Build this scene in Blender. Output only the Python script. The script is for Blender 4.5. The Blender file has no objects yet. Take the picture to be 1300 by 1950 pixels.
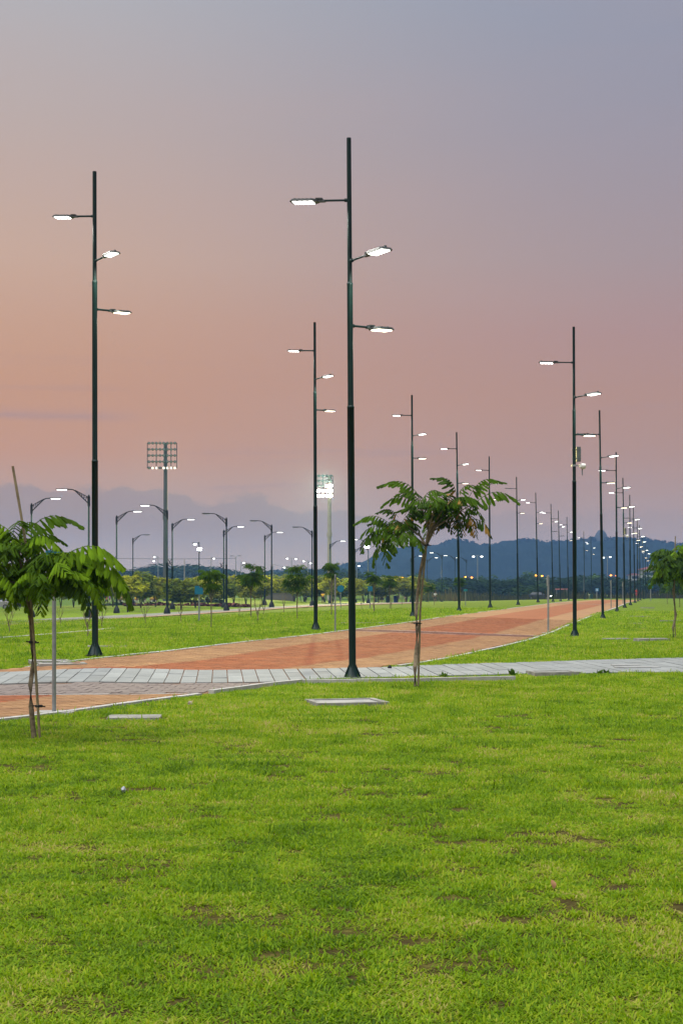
import bpy, bmesh, math, random
import numpy as np
from mathutils import Vector, Matrix, Euler

random.seed(7); np.random.seed(7)
R = math.radians
scene = bpy.context.scene
COL = scene.collection

# ------------------------------------------------------------------ camera
F = 3000.0            # focal length in pixels of the 1300 px wide photograph
HOR = 1120.0          # horizon row of the photograph
EYE = 1.6
cam_d = bpy.data.cameras.new('camera')
cam_d.sensor_fit = 'HORIZONTAL'; cam_d.sensor_width = 36.0
cam_d.lens = F / 1300.0 * 36.0
cam_d.shift_y = (HOR - 975.0) / 1300.0
cam_d.clip_start = 0.1; cam_d.clip_end = 6000
cam = bpy.data.objects.new('camera', cam_d); COL.objects.link(cam)
cam.location = (0, 0, EYE); cam.rotation_euler = (R(90), 0, 0)
scene.camera = cam

# ------------------------------------------------------------------ light, exposure
scene.view_settings.view_transform = 'Standard'
scene.view_settings.look = 'None'
scene.view_settings.exposure = 0.0
scene.view_settings.gamma = 1.0
scene.view_settings.use_curve_mapping = False
scene.render.engine = 'CYCLES'
scene.cycles.use_denoising = True
scene.cycles.max_bounces = 6
scene.cycles.volume_bounces = 0
scene.cycles.transparent_max_bounces = 8
scene.cycles.sample_clamp_indirect = 4.0

SUN = 4.3
sd = bpy.data.lights.new('dusk_sun', 'SUN'); sd.energy = SUN; sd.angle = R(75); sd.color = (1.0, 0.97, 0.93)
sun = bpy.data.objects.new('dusk_sun', sd); COL.objects.link(sun)
sun.location = (-10, -20, 40)
sun.rotation_euler = Vector((0.25, 0.22, -1.0)).to_track_quat('-Z', 'Y').to_euler()

def lin(c):
    c = c / 255.0
    return c / 12.92 if c <= 0.04045 else ((c + 0.055) / 1.055) ** 2.4
def S(r, g, b): return (lin(r), lin(g), lin(b), 1.0)

HAZE_D = 0.00031
HAZE_AIR = (0.10, 0.20, 0.46)      # light the haze itself adds
def beyond(el, c):
    """colour of the sky outside the haze that is seen as c through it"""
    path = min(2100.0, 64.0/max(el, 0.0305)); T = math.exp(-HAZE_D*path)
    return tuple(max(0.0, (c[i] - (1-T)*HAZE_AIR[i])/T) for i in range(3)) + (1.0,)
def build_world():
    w = bpy.data.worlds.new('World'); scene.world = w; w.use_nodes = True
    nt = w.node_tree; N = nt.nodes; L = nt.links
    for n in list(N): N.remove(n)
    def math_(op, a, b=None, c=None, clamp=False):
        n = N.new('ShaderNodeMath'); n.operation = op; n.use_clamp = clamp
        for i, v in enumerate((a, b, c)):
            if v is None: continue
            if isinstance(v, (int, float)): n.inputs[i].default_value = v
            else: L.new(v, n.inputs[i])
        return n.outputs[0]
    def smooth(v, a, b):
        n = N.new('ShaderNodeMapRange'); n.interpolation_type = 'SMOOTHSTEP'
        L.new(v, n.inputs[0]); n.inputs[1].default_value = a; n.inputs[2].default_value = b
        return n.outputs[0]
    def ramp(v, stops):
        n = N.new('ShaderNodeValToRGB'); e = n.color_ramp.elements
        e[0].position = stops[0][0]; e[0].color = stops[0][1]
        e[1].position = stops[-1][0]; e[1].color = stops[-1][1]
        for p, c in stops[1:-1]:
            k = e.new(p); k.color = c
        L.new(v, n.inputs[0]); return n.outputs[0]
    def mix(f, a, b):
        n = N.new('ShaderNodeMix'); n.data_type = 'RGBA'
        if isinstance(f, (int, float)): n.inputs[0].default_value = f
        else: L.new(f, n.inputs[0])
        for i, v in ((6, a), (7, b)):
            if isinstance(v, tuple): n.inputs[i].default_value = v
            else: L.new(v, n.inputs[i])
        return n.outputs[2]
    tc = N.new('ShaderNodeTexCoord')
    sep = N.new('ShaderNodeSeparateXYZ'); L.new(tc.outputs['Generated'], sep.inputs[0])
    x, y, z = sep.outputs
    hl = math_('SQRT', math_('ADD', math_('MULTIPLY', x, x), math_('MULTIPLY', y, y)))
    el = math_('DIVIDE', z, math_('MAXIMUM', hl, 0.001))
    az = math_('ARCTAN2', x, y)
    pos = math_('DIVIDE', el, 0.5, clamp=True)
    P = lambda e: e / 0.5
    west = ramp(pos, [(P(0), beyond(0, S(168,160,171))), (P(.03), beyond(.03, S(170,159,168))), (P(.055), beyond(.055, S(178,154,155))), (P(.085), beyond(.085, S(190,148,136))),
                      (P(.125), beyond(.125, S(194,150,132))), (P(.165), beyond(.165, S(198,158,139))), (P(.207), beyond(.207, S(199,168,154))),
                      (P(.29), beyond(.29, S(188,171,168))), (P(.373), beyond(.373, S(179,177,183))), (P(.5), beyond(.5, S(166,170,184)))])
    east = ramp(pos, [(P(0), beyond(0, S(160,150,166))), (P(.03), beyond(.03, S(162,149,162))), (P(.047), beyond(.047, S(163,146,156))), (P(.08), beyond(.08, S(170,142,143))),
                      (P(.12), beyond(.12, S(174,141,138))), (P(.16), beyond(.16, S(171,142,145))), (P(.207), beyond(.207, S(164,148,155))),
                      (P(.29), beyond(.29, S(154,150,165))), (P(.373), beyond(.373, S(146,152,172))), (P(.5), beyond(.5, S(138,147,170)))])
    col = mix(smooth(az, -0.26, 0.24), west, east)
    # clouds: a low bank, ragged on top, and thin streaks above it
    cmb = N.new('ShaderNodeCombineXYZ')
    L.new(math_('MULTIPLY', az, 21.0), cmb.inputs[0]); L.new(math_('MULTIPLY', el, 40.0), cmb.inputs[1])
    nz = N.new('ShaderNodeTexNoise'); nz.inputs['Scale'].default_value = 1.0; nz.inputs['Detail'].default_value = 6.0
    nz.inputs['Roughness'].default_value = 0.55
    L.new(cmb.outputs[0], nz.inputs['Vector'])
    top = math_('SUBTRACT', 0.0645, math_('MULTIPLY', smooth(az, -0.15, 0.03), 0.017))
    edge = math_('ADD', top, math_('MULTIPLY', math_('SUBTRACT', nz.outputs[0], 0.5), 0.050))
    bank = smooth(math_('SUBTRACT', edge, el), -0.0010, 0.0036)
    fade = math_('MULTIPLY', smooth(el, 0.012, 0.045), math_('SUBTRACT', 1.0, math_('MULTIPLY', smooth(az, -0.05, 0.2), 0.55)))
    col = mix(math_('MULTIPLY', math_('MULTIPLY', bank, fade), 0.92), col, beyond(0.06, S(157,143,151)))
    cm2 = N.new('ShaderNodeCombineXYZ')
    L.new(math_('MULTIPLY', az, 5.0), cm2.inputs[0]); L.new(math_('MULTIPLY', el, 75.0), cm2.inputs[1]); cm2.inputs[2].default_value = 3.7
    n2 = N.new('ShaderNodeTexNoise'); n2.inputs['Scale'].default_value = 1.0; n2.inputs['Detail'].default_value = 4.0
    L.new(cm2.outputs[0], n2.inputs['Vector'])
    band = math_('MULTIPLY', smooth(el, 0.02, 0.05), math_('SUBTRACT', 1.0, smooth(el, 0.10, 0.16)))
    streak = math_('MULTIPLY', smooth(n2.outputs[0], 0.55, 0.72), band)
    col = mix(math_('MULTIPLY', streak, 0.45), col, beyond(0.09, S(160,140,152)))
    g_ = math_('DIVIDE', math_('SUBTRACT', math_('ADD', el, math_('MULTIPLY', math_('SUBTRACT', n2.outputs[0], 0.5), 0.012)), 0.1075), 0.0034)
    wisp = math_('MULTIPLY', math_('EXPONENT', math_('MULTIPLY', math_('MULTIPLY', g_, g_), -1.0)), math_('SUBTRACT', 1.0, smooth(az, -0.165, -0.115)))
    col = mix(math_('MULTIPLY', wisp, 0.62), col, beyond(0.107, S(168,142,148)))
    # large soft unevenness higher up
    n3 = N.new('ShaderNodeTexNoise'); n3.inputs['Scale'].default_value = 2.2; n3.inputs['Detail'].default_value = 3.0
    cm3 = N.new('ShaderNodeCombineXYZ'); L.new(math_('MULTIPLY', az, 1.5), cm3.inputs[0]); L.new(math_('MULTIPLY', el, 7.0), cm3.inputs[1])
    L.new(cm3.outputs[0], n3.inputs['Vector'])
    col = mix(math_('MULTIPLY', smooth(n3.outputs[0], 0.4, 0.75), 0.10), col, S(196,165,160))
    bg = N.new('ShaderNodeBackground'); L.new(col, bg.inputs[0]); bg.inputs[1].default_value = 1.0
    out = N.new('ShaderNodeOutputWorld'); L.new(bg.outputs[0], out.inputs[0])
build_world()

# ------------------------------------------------------------------ materials
MATS = {}
def mat(name, c, rough=0.7, c2=None, scale=8.0, metal=0.0, bump=0.0, bscale=None, spec=0.4, emit=None, detail=4.0, trans=0.0, attr=None):
    if name in MATS: return MATS[name]
    m = bpy.data.materials.new(name); m.use_nodes = True
    nt = m.node_tree; N = nt.nodes; L = nt.links
    p = N['Principled BSDF']
    p.inputs['Roughness'].default_value = rough; p.inputs['Metallic'].default_value = metal
    p.inputs['Specular IOR Level'].default_value = spec
    tc = N.new('ShaderNodeTexCoord')
    c = tuple(c) + (1.0,) if len(c) == 3 else c
    outc = None
    if c2 is not None:
        c2 = tuple(c2) + (1.0,) if len(c2) == 3 else c2
        nz = N.new('ShaderNodeTexNoise'); nz.inputs['Scale'].default_value = scale; nz.inputs['Detail'].default_value = detail
        L.new(tc.outputs['Object'], nz.inputs['Vector'])
        rp = N.new('ShaderNodeValToRGB'); rp.color_ramp.elements[0].position = 0.35; rp.color_ramp.elements[1].position = 0.66
        rp.color_ramp.elements[0].color = c; rp.color_ramp.elements[1].color = c2
        L.new(nz.outputs[0], rp.inputs[0]); outc = rp.outputs[0]
    else:
        rgb = N.new('ShaderNodeRGB'); rgb.outputs[0].default_value = c; outc = rgb.outputs[0]
    if attr:
        at = N.new('ShaderNodeAttribute'); at.attribute_name = attr
        mr = N.new('ShaderNodeMapRange'); mr.inputs[3].default_value = 0.62; mr.inputs[4].default_value = 1.38
        L.new(at.outputs['Fac'], mr.inputs[0])
        vm = N.new('ShaderNodeVectorMath'); vm.operation = 'SCALE'
        L.new(outc, vm.inputs[0]); L.new(mr.outputs[0], vm.inputs['Scale']); outc = vm.outputs[0]
    L.new(outc, p.inputs['Base Color'])
    if bump:
        nb = N.new('ShaderNodeTexNoise'); nb.inputs['Scale'].default_value = bscale or scale * 4; nb.inputs['Detail'].default_value = 5
        L.new(tc.outputs['Object'], nb.inputs['Vector'])
        bp = N.new('ShaderNodeBump'); bp.inputs['Strength'].default_value = bump; bp.inputs['Distance'].default_value = 0.02
        L.new(nb.outputs[0], bp.inputs['Height']); L.new(bp.outputs[0], p.inputs['Normal'])
    if emit:
        p.inputs['Emission Color'].default_value = tuple(emit[0]) + (1.0,); p.inputs['Emission Strength'].default_value = emit[1]
    if trans:
        tr = N.new('ShaderNodeBsdfTranslucent'); L.new(outc, tr.inputs[0])
        mx = N.new('ShaderNodeMixShader'); mx.inputs[0].default_value = trans
        L.new(p.outputs[0], mx.inputs[1]); L.new(tr.outputs[0], mx.inputs[2])
        L.new(mx.outputs[0], N['Material Output'].inputs[0])
    MATS[name] = m
    return m

def emission(name, c, s):
    if name in MATS: return MATS[name]
    m = bpy.data.materials.new(name); m.use_nodes = True
    nt = m.node_tree; N = nt.nodes
    N.remove(N['Principled BSDF'])
    e = N.new('ShaderNodeEmission'); e.inputs[0].default_value = tuple(c) + (1.0,); e.inputs[1].default_value = s
    nt.links.new(e.outputs[0], N['Material Output'].inputs[0])
    MATS[name] = m; return m

M_pole = mat('green_pole_paint', (0.007, 0.026, 0.022), 0.42, (0.005, 0.018, 0.016), 3.0, spec=0.22)
M_black = mat('black_iron', (0.010, 0.014, 0.016), 0.5, (0.012, 0.015, 0.015), 5.0, spec=0.2)
M_head = mat('lamp_head_grey', (0.045, 0.055, 0.055), 0.5, (0.03, 0.035, 0.035), 9.0)
M_led = emission('white_led', (1.0, 0.98, 0.93), 9.0)
M_ledg = emission('greenish_led', (0.95, 1.0, 0.90), 9.0)
M_ledw = emission('warm_led', (1.0, 0.88, 0.62), 9.0)
M_ledoff = mat('unlit_lens', (0.25, 0.28, 0.28), 0.2, (0.2, 0.22, 0.22), 6.0)
M_conc = mat('pale_concrete', (0.38, 0.38, 0.36), 0.85, (0.29, 0.295, 0.28), 3.5, bump=0.25, bscale=60)
M_slab = mat('path_slab_concrete', (0.262, 0.282, 0.278), 0.85, (0.215, 0.234, 0.232), 2.2, bump=0.2, bscale=70, attr='tone')
M_kerb = mat('kerb_concrete', (0.50, 0.50, 0.48), 0.85, (0.38, 0.38, 0.36), 5.0, bump=0.3, bscale=50)
M_cover = mat('cover_concrete', (0.33, 0.325, 0.30), 0.9, (0.20, 0.20, 0.175), 6.0, bump=0.3, bscale=60)
M_gpav = mat('grey_paver', (0.22, 0.185, 0.165), 0.85, (0.17, 0.14, 0.13), 9.0, bump=0.3, bscale=80)
M_red = mat('red_brick_paving', (0.285, 0.084, 0.026), 0.85, (0.235, 0.067, 0.022), 1.3, bump=0.3, bscale=60, attr='tone')
M_tan = mat('tan_brick_paving', (0.325, 0.178, 0.076), 0.85, (0.27, 0.137, 0.060), 1.1, bump=0.3, bscale=60, attr='tone')
M_dkr = mat('dark_red_brick', (0.15, 0.060, 0.045), 0.85, (0.12, 0.05, 0.04), 2.0, bump=0.3, bscale=60, attr='tone')
M_wht = mat('white_brick', (0.42, 0.34, 0.30), 0.85, (0.36, 0.27, 0.23), 2.0, attr='tone')
M_sand = mat('paving_sand', (0.21, 0.105, 0.05), 0.95, (0.15, 0.08, 0.04), 2.0)
M_steel = mat('galvanised_steel', (0.27, 0.30, 0.31), 0.45, (0.21, 0.235, 0.245), 14.0, metal=0.3)
M_bark = mat('young_bark', (0.23, 0.19, 0.12), 0.9, (0.12, 0.092, 0.058), 22.0, bump=0.6, bscale=60)
M_bark2 = mat('dark_bark', (0.07, 0.055, 0.04), 0.9, (0.04, 0.03, 0.022), 14.0, bump=0.5)
M_bamboo = mat('bamboo_stake', (0.30, 0.25, 0.15), 0.7, (0.18, 0.14, 0.08), 12.0, bump=0.3)
M_tie = mat('black_tie', (0.015, 0.015, 0.015), 0.7, (0.02, 0.02, 0.02), 9.0)
M_frond = mat('frond_green', (0.085, 0.172, 0.005), 0.7, (0.050, 0.115, 0.004), 5.0, spec=0.12, trans=0.42, attr='tone')
M_frondb = mat('frond_bright_green', (0.18, 0.32, 0.006), 0.7, (0.11, 0.22, 0.005), 5.0, spec=0.12, trans=0.45, attr='tone')
M_frondd = mat('frond_deep_green', (0.042, 0.090, 0.005), 0.7, (0.026, 0.062, 0.004), 5.0, spec=0.12, trans=0.3, attr='tone')
M_yleaf = mat('yellowing_leaf', (0.30, 0.17, 0.02), 0.6, (0.16, 0.11, 0.015), 8.0, trans=0.3, attr='tone')
M_shrub = mat('shrub_leaf', (0.19, 0.24, 0.016), 0.8, (0.08, 0.125, 0.012), 2.0, spec=0.1, trans=0.45, attr='tone')
M_shruby = mat('shrub_leaf_light', (0.36, 0.37, 0.020), 0.8, (0.17, 0.21, 0.014), 2.0, spec=0.1, trans=0.5, attr='tone')
M_farleaf = mat('far_leaf', (0.024, 0.050, 0.018), 0.9, (0.014, 0.032, 0.013), 0.6, spec=0.05, trans=0.2, attr='tone')
M_farleaf2 = mat('far_leaf_light', (0.050, 0.095, 0.018), 0.9, (0.030, 0.062, 0.014), 0.6, spec=0.05, trans=0.2, attr='tone')
M_hill = mat('hill_forest', (0.012, 0.020, 0.016), 1.0, (0.006, 0.011, 0.010), 0.06, spec=0.0, detail=8)
M_dry = mat('dry_reed', (0.085, 0.070, 0.022), 0.9, (0.032, 0.048, 0.016), 0.22, spec=0.0, trans=0.25, attr='tone')
M_hedge = mat('hedge_dark', (0.02, 0.042, 0.012), 0.8, (0.012, 0.025, 0.009), 2.0, attr='tone')
M_hedger = mat('hedge_red', (0.12, 0.025, 0.02), 0.8, (0.06, 0.02, 0.015), 2.0, attr='tone')
M_blue = mat('blue_sign_face', (0.006, 0.16, 0.27), 0.45, (0.005, 0.14, 0.25), 4.0)
M_lblue = mat('pale_blue_sign_face', (0.12, 0.36, 0.62), 0.5, (0.10, 0.33, 0.58), 4.0)
M_teal = mat('teal_sign_face', (0.01, 0.20, 0.24), 0.5, (0.008, 0.17, 0.21), 4.0)
M_white = mat('white_paint', (0.75, 0.75, 0.73), 0.5, (0.66, 0.66, 0.64), 6.0)
M_asph = mat('park_path_paving', (0.125, 0.135, 0.14), 0.9, (0.095, 0.105, 0.11), 0.8, bump=0.2)
M_pinkedge = mat('red_edge_paving', (0.34, 0.16, 0.11), 0.9, (0.26, 0.12, 0.085), 1.0)
M_dirt = mat('bare_soil', (0.070, 0.042, 0.018), 0.95, (0.030, 0.019, 0.009), 9.0, bump=0.8, bscale=40)

# ------------------------------------------------------------------ naming helpers
def tag(o, label=None, cat=None, group=None, kind=None):
    if label: o['label'] = label
    if cat: o['category'] = cat
    if group: o['group'] = group
    if kind: o['kind'] = kind
    return o
def empty(name, loc=(0, 0, 0), rz=0.0):
    o = bpy.data.objects.new(name, None); COL.objects.link(o)
    o.location = loc; o.rotation_euler = (0, 0, rz); o.empty_display_size = 0.2
    return o
def link(name, me, parent=None, loc=(0, 0, 0)):
    o = bpy.data.objects.new(name, me); COL.objects.link(o); o.location = loc
    if parent: o.parent = parent
    return o
def copy_tree(o, parent=None):
    c = o.copy(); COL.objects.link(c); c.parent = parent
    for ch in o.children: copy_tree(ch, c)
    return c
ORD = ['first', 'second', 'third', 'fourth', 'fifth', 'sixth', 'seventh', 'eighth', 'ninth', 'tenth', 'eleventh', 'twelfth', 'thirteenth',
       'fourteenth', 'fifteenth', 'sixteenth', 'seventeenth', 'eighteenth', 'nineteenth', 'twentieth', 'twenty-first', 'twenty-second',
       'twenty-third', 'twenty-fourth', 'twenty-fifth', 'twenty-sixth', 'twenty-seventh', 'twenty-eighth', 'twenty-ninth', 'thirtieth',
       'thirty-first', 'thirty-second', 'thirty-third', 'thirty-fourth', 'thirty-fifth', 'thirty-sixth', 'thirty-seventh', 'thirty-eighth']

class MB:
    """collects shapes into ONE mesh"""
    def __init__(s): s.v = []; s.f = []; s.mi = []; s.tone = []; s.sm = []
    def raw(s, vs, fs, mi=0, tone=0.5, smooth=False):
        o = len(s.v); s.v.extend([tuple(q) for q in vs])
        for f in fs: s.f.append(tuple(o + i for i in f)); s.mi.append(mi); s.tone.append(tone); s.sm.append(smooth)
    def box(s, lo, hi, mi=0, mtx=None, tone=0.5):
        (a, b, c), (d, e, f) = lo, hi
        vs = [Vector(q) for q in ((a,b,c),(d,b,c),(d,e,c),(a,e,c),(a,b,f),(d,b,f),(d,e,f),(a,e,f))]
        if mtx: vs = [mtx @ q for q in vs]
        s.raw(vs, [(0,3,2,1),(4,5,6,7),(0,1,5,4),(1,2,6,5),(2,3,7,6),(3,0,4,7)], mi, tone)
    def prism(s, outline, z0, z1, mi=0, mtx=None, inset=0.0):
        n = len(outline)
        cx = sum(p[0] for p in outline) / n; cy = sum(p[1] for p in outline) / n
        k = 1.0 - inset
        vs = [Vector((p[0], p[1], z0)) for p in outline] + [Vector((cx + (p[0]-cx)*k, cy + (p[1]-cy)*k, z1)) for p in outline]
        if mtx: vs = [mtx @ q for q in vs]
        fs = [tuple(range(n))[::-1], tuple(range(n, 2*n))] + [(i, (i+1) % n, n + (i+1) % n, n + i) for i in range(n)]
        s.raw(vs, fs, mi)
    def lathe(s, prof, n=12, mi=0, mtx=None, cap=True):
        vs = []; fs = []
        for r, z in prof:
            for i in range(n):
                a = 2*math.pi*i/n; q = Vector((r*math.cos(a), r*math.sin(a), z)); vs.append(mtx @ q if mtx else q)
        for j in range(len(prof)-1):
            for i in range(n):
                a = j*n+i; b = j*n+(i+1) % n; fs.append((a, b, b+n, a+n))
        s.raw(vs, fs, mi, smooth=True)
        if cap:
            s.raw(vs[:n], [tuple(range(n))[::-1]], mi); s.raw(vs[-n:], [tuple(range(n))], mi)
    def tube(s, pts, rad, n=8, mi=0):
        pts = [Vector(p) for p in pts]; rad = rad if hasattr(rad, '__len__') else [rad]*len(pts)
        vs = []; fs = []
        up = Vector((0, 0, 1))
        for i, p in enumerate(pts):
            d = (pts[min(i+1, len(pts)-1)] - pts[max(i-1, 0)]).normalized()
            a = d.cross(up)
            if a.length < 1e-3: a = d.cross(Vector((1, 0, 0)))
            a.normalize(); b = d.cross(a).normalized()
            for k in range(n):
                t = 2*math.pi*k/n; vs.append(p + (a*math.cos(t) + b*math.sin(t))*rad[i])
        for j in range(len(pts)-1):
            for i in range(n):
                q = j*n+i; w = j*n+(i+1) % n; fs.append((q, w, w+n, q+n))
        s.raw(vs, fs, mi, smooth=True)
        s.raw(vs[:n], [tuple(range(n))], mi); s.raw(vs[-n:], [tuple(range(n))[::-1]], mi)
    def mesh(s, name, mats):
        me = bpy.data.meshes.new(name); me.from_pydata(s.v, [], s.f)
        for m in (mats if isinstance(mats, (list, tuple)) else [mats]): me.materials.append(m)
        me.polygons.foreach_set('material_index', s.mi); me.polygons.foreach_set('use_smooth', s.sm)
        a = me.attributes.new('tone', 'FLOAT', 'FACE'); a.data.foreach_set('value', s.tone)
        me.update(); return me
    def build(s, name, mats, parent=None, loc=(0, 0, 0)):
        return link(name, s.mesh(name, mats), parent, loc)

# ------------------------------------------------------------------ terrain
# lamp posts: (base x, base y, top x, top y) measured in the photograph
LEFT_ROW = [(181,1250,180,326),(601,1201,599,613.5),(786,1175,784,752),(874,1165,869,823),(933,1157,931,869),(986,1152,983,908),
            (1024,1147,1019.5,938),(1052.6,1146,1048.5,959.6),(1067,1145,1062.5,972),(1082,1143.5,1079,984.5),(1113,1141.5,1111,1012),(1126,1140.5,1124.6,1022)]
RIGHT_ROW = [(1094,1214,1092,622),(1147.5,1180,1141,781),(1174.5,1166,1172.6,861),(1189,1157.5,1185.5,910),(1200,1152.5,1198.5,942.5),(1208.5,1148,1205.4,966),
             (1214,1145.5,1212.8,986),(1218.6,1143.3,1217,1000),(1225,1141.3,1223,1021),(1229,1140.3,1228,1030),(1234,1139.5,1232,1041)]
PH = 8.8
# park lamps: base x, base y, pole top y, side of the arm (-1 left, +1 right), lit, lower bracket
PARK = [(60,1176,960,1,1,0),(169,1178,944,-1,1,0),(222,1168,983,1,1,1),(253,1150,1025,1,0,0),(318,1170,972,-1,1,0),(328,1160,997,1,1,1),
        (431,1164,987,-1,0,0),(426,1158,1010,1,1,1),(517,1157,1000,-1,0,0),(504,1153,1020,1,1,0),(594,1154,1011,-1,0,0),(628,1150,1036,1,1,0),
        (701,1149,1033,-1,1,0),(676,1147.5,1046,1,1,0),(715,1147,1052,1,1,0),(782,1147,1063,1,1,0),(813,1146,1066,1,1,0),
        (841,1146,1057,-1,1,0),(866,1145,1062,-1,1,0),(888,1144.5,1066,-1,1,1),(29,1165,1082,-1,1,0)]
def px3(x, y, Y): return Vector(((x-650)/F*Y, Y, EYE + (HOR-y)/F*Y))
CP = []
for X in (-6, -2, 2, 6):
    for Y in (-40, 0, 5, 9, 14, 19, 24): CP.append((X*(1 + max(Y, 0)/20), Y, 0.0))
for X in (-12, -6.5, -3, 0, 4, 8, 13): CP.append((X, 29, 0.01))
for b in LEFT_ROW + RIGHT_ROW:
    Y = 10*F/(b[1]-b[3]); p = px3(b[0], b[1], Y); CP.append(tuple(p))
for b in PARK:
    Y = PH*F/(b[1]-b[2]); p = px3(b[0], b[1], Y); CP.append(tuple(p))
for x, y, Y in ((200,1153,250),(300,1153,250),(60,1156,220),(380,1150,190),(380,1138,240),(560,1145,230),(1300,1141,250),(1300,1168,90),(1300,1210,50),(1300,1256,33)):
    CP.append(tuple(px3(x, y, Y)))
for Y in (420, 800, 1400, 2100):
    for k in (-.6, -.25, 0, .25, .6): CP.append((k*Y, Y, -1.0 - (Y-420)*0.0004))
CP = np.array(CP)
def warp(X, Y):
    Y = np.maximum(Y, -15.0)
    return np.stack([np.clip(3.0*X/(Y+22), -2.5, 2.5), np.log((Y+22)/22)*1.0], -1)
def _U(r2): return 0.5*r2*np.log(r2 + 1e-12)
_W = warp(CP[:, 0], CP[:, 1]); _n = len(CP)
_K = _U(((_W[:, None]-_W[None])**2).sum(-1)) + 0.002*np.eye(_n)
_Pm = np.hstack([np.ones((_n, 1)), _W])
_A = np.block([[_K, _Pm], [_Pm.T, np.zeros((3, 3))]])
_sol = np.linalg.solve(_A, np.concatenate([CP[:, 2], np.zeros(3)]))
def gz(X, Y):
    X = np.atleast_1d(np.asarray(X, float)); Y = np.atleast_1d(np.asarray(Y, float)); sh = X.shape
    w = warp(X.ravel(), Y.ravel()); out = np.empty(len(w))
    for i in range(0, len(w), 20000):
        q = w[i:i+20000]
        out[i:i+20000] = _U(((q[:, None]-_W[None])**2).sum(-1)) @ _sol[:_n] + _sol[_n] + q @ _sol[_n+1:]
    return np.clip(out, -2.5, 1.2).reshape(sh)
def g(x, y): return float(gz(x, y)[0])
_YS = np.concatenate([np.arange(4, 120, 0.1), np.arange(120, 700, 0.5)])
def at(px, py):
    """the point of the ground seen at a pixel of the photograph"""
    zs = EYE + (HOR-py)/F*_YS; h = gz((px-650)/F*_YS, _YS)
    k = np.argmax(h >= zs) if (h >= zs).any() else len(_YS)-1
    if k > 0:
        a = zs[k-1]-h[k-1]; b = zs[k]-h[k]; t = a/(a-b) if a != b else 0
        Y = _YS[k-1] + t*(_YS[k]-_YS[k-1])
    else: Y = _YS[0]
    X = (px-650)/F*Y
    return Vector((X, Y, g(X, Y)))

def lawn_material():
    m = bpy.data.materials.new('lawn_turf'); m.use_nodes = True
    nt = m.node_tree; N = nt.nodes; L = nt.links; p = N['Principled BSDF']
    tc = N.new('ShaderNodeTexCoord')
    def noise(sc, det, vec=None, rough=.55):
        n = N.new('ShaderNodeTexNoise'); n.inputs['Scale'].default_value = sc; n.inputs['Detail'].default_value = det; n.inputs['Roughness'].default_value = rough
        L.new(tc.outputs['Object'] if vec is None else vec, n.inputs['Vector']); return n.outputs[0]
    def ramp(v, stops):
        n = N.new('ShaderNodeValToRGB'); e = n.color_ramp.elements
        e[0].position, e[0].color = stops[0][0], tuple(stops[0][1]) + (1,)
        e[1].position, e[1].color = stops[-1][0], tuple(stops[-1][1]) + (1,)
        for q, c in stops[1:-1]: k = e.new(q); k.color = tuple(c) + (1,)
        L.new(v, n.inputs[0]); return n.outputs[0]
    big = ramp(noise(0.16, 5), [(0.3, (0.075, 0.140, 0.005)), (0.5, (0.105, 0.180, 0.006)), (0.72, (0.130, 0.190, 0.009))])
    fine = ramp(noise(2.6, 7, rough=.7), [(0.28, (0.065, 0.105, 0.006)), (0.5, (0.115, 0.185, 0.006)), (0.75, (0.18, 0.225, 0.014))])
    mx0 = N.new('ShaderNodeMix'); mx0.data_type = 'RGBA'; mx0.inputs[0].default_value = 0.55
    L.new(big, mx0.inputs[6]); L.new(fine, mx0.inputs[7])
    # thatch and soil where real blades stand on the sheet
    thatch = ramp(noise(9.0, 6, rough=.7), [(0.32, (0.040, 0.026, 0.012)), (0.52, (0.085, 0.072, 0.016)), (0.74, (0.21, 0.20, 0.042))])
    sp = N.new('ShaderNodeSeparateXYZ'); L.new(tc.outputs['Object'], sp.inputs[0])
    fd = N.new('ShaderNodeMapRange'); fd.inputs[1].default_value = 16.0; fd.inputs[2].default_value = 60.0; L.new(sp.outputs[1], fd.inputs[0])
    mx = N.new('ShaderNodeMix'); mx.data_type = 'RGBA'; L.new(fd.outputs[0], mx.inputs[0]); L.new(thatch, mx.inputs[6]); L.new(mx0.outputs[2], mx.inputs[7])
    # bare soil patches, small
    f = N.new('ShaderNodeMapRange'); f.interpolation_type = 'SMOOTHSTEP'; f.inputs[1].default_value = 0.66; f.inputs[2].default_value = 0.72
    L.new(noise(1.7, 4), f.inputs[0])
    mx2 = N.new('ShaderNodeMix'); mx2.data_type = 'RGBA'; L.new(f.outputs[0], mx2.inputs[0])
    L.new(mx.outputs[2], mx2.inputs[6]); mx2.inputs[7].default_value = (0.075, 0.055, 0.025, 1)
    L.new(mx2.outputs[2], p.inputs['Base Color'])
    p.inputs['Roughness'].default_value = 0.95; p.inputs['Specular IOR Level'].default_value = 0.1
    bp = N.new('ShaderNodeBump'); bp.inputs['Strength'].default_value = 0.7; bp.inputs['Distance'].default_value = 0.05
    L.new(noise(14, 6, rough=.7), bp.inputs['Height']); L.new(bp.outputs[0], p.inputs['Normal'])
    return m
M_lawn = lawn_material()

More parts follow.
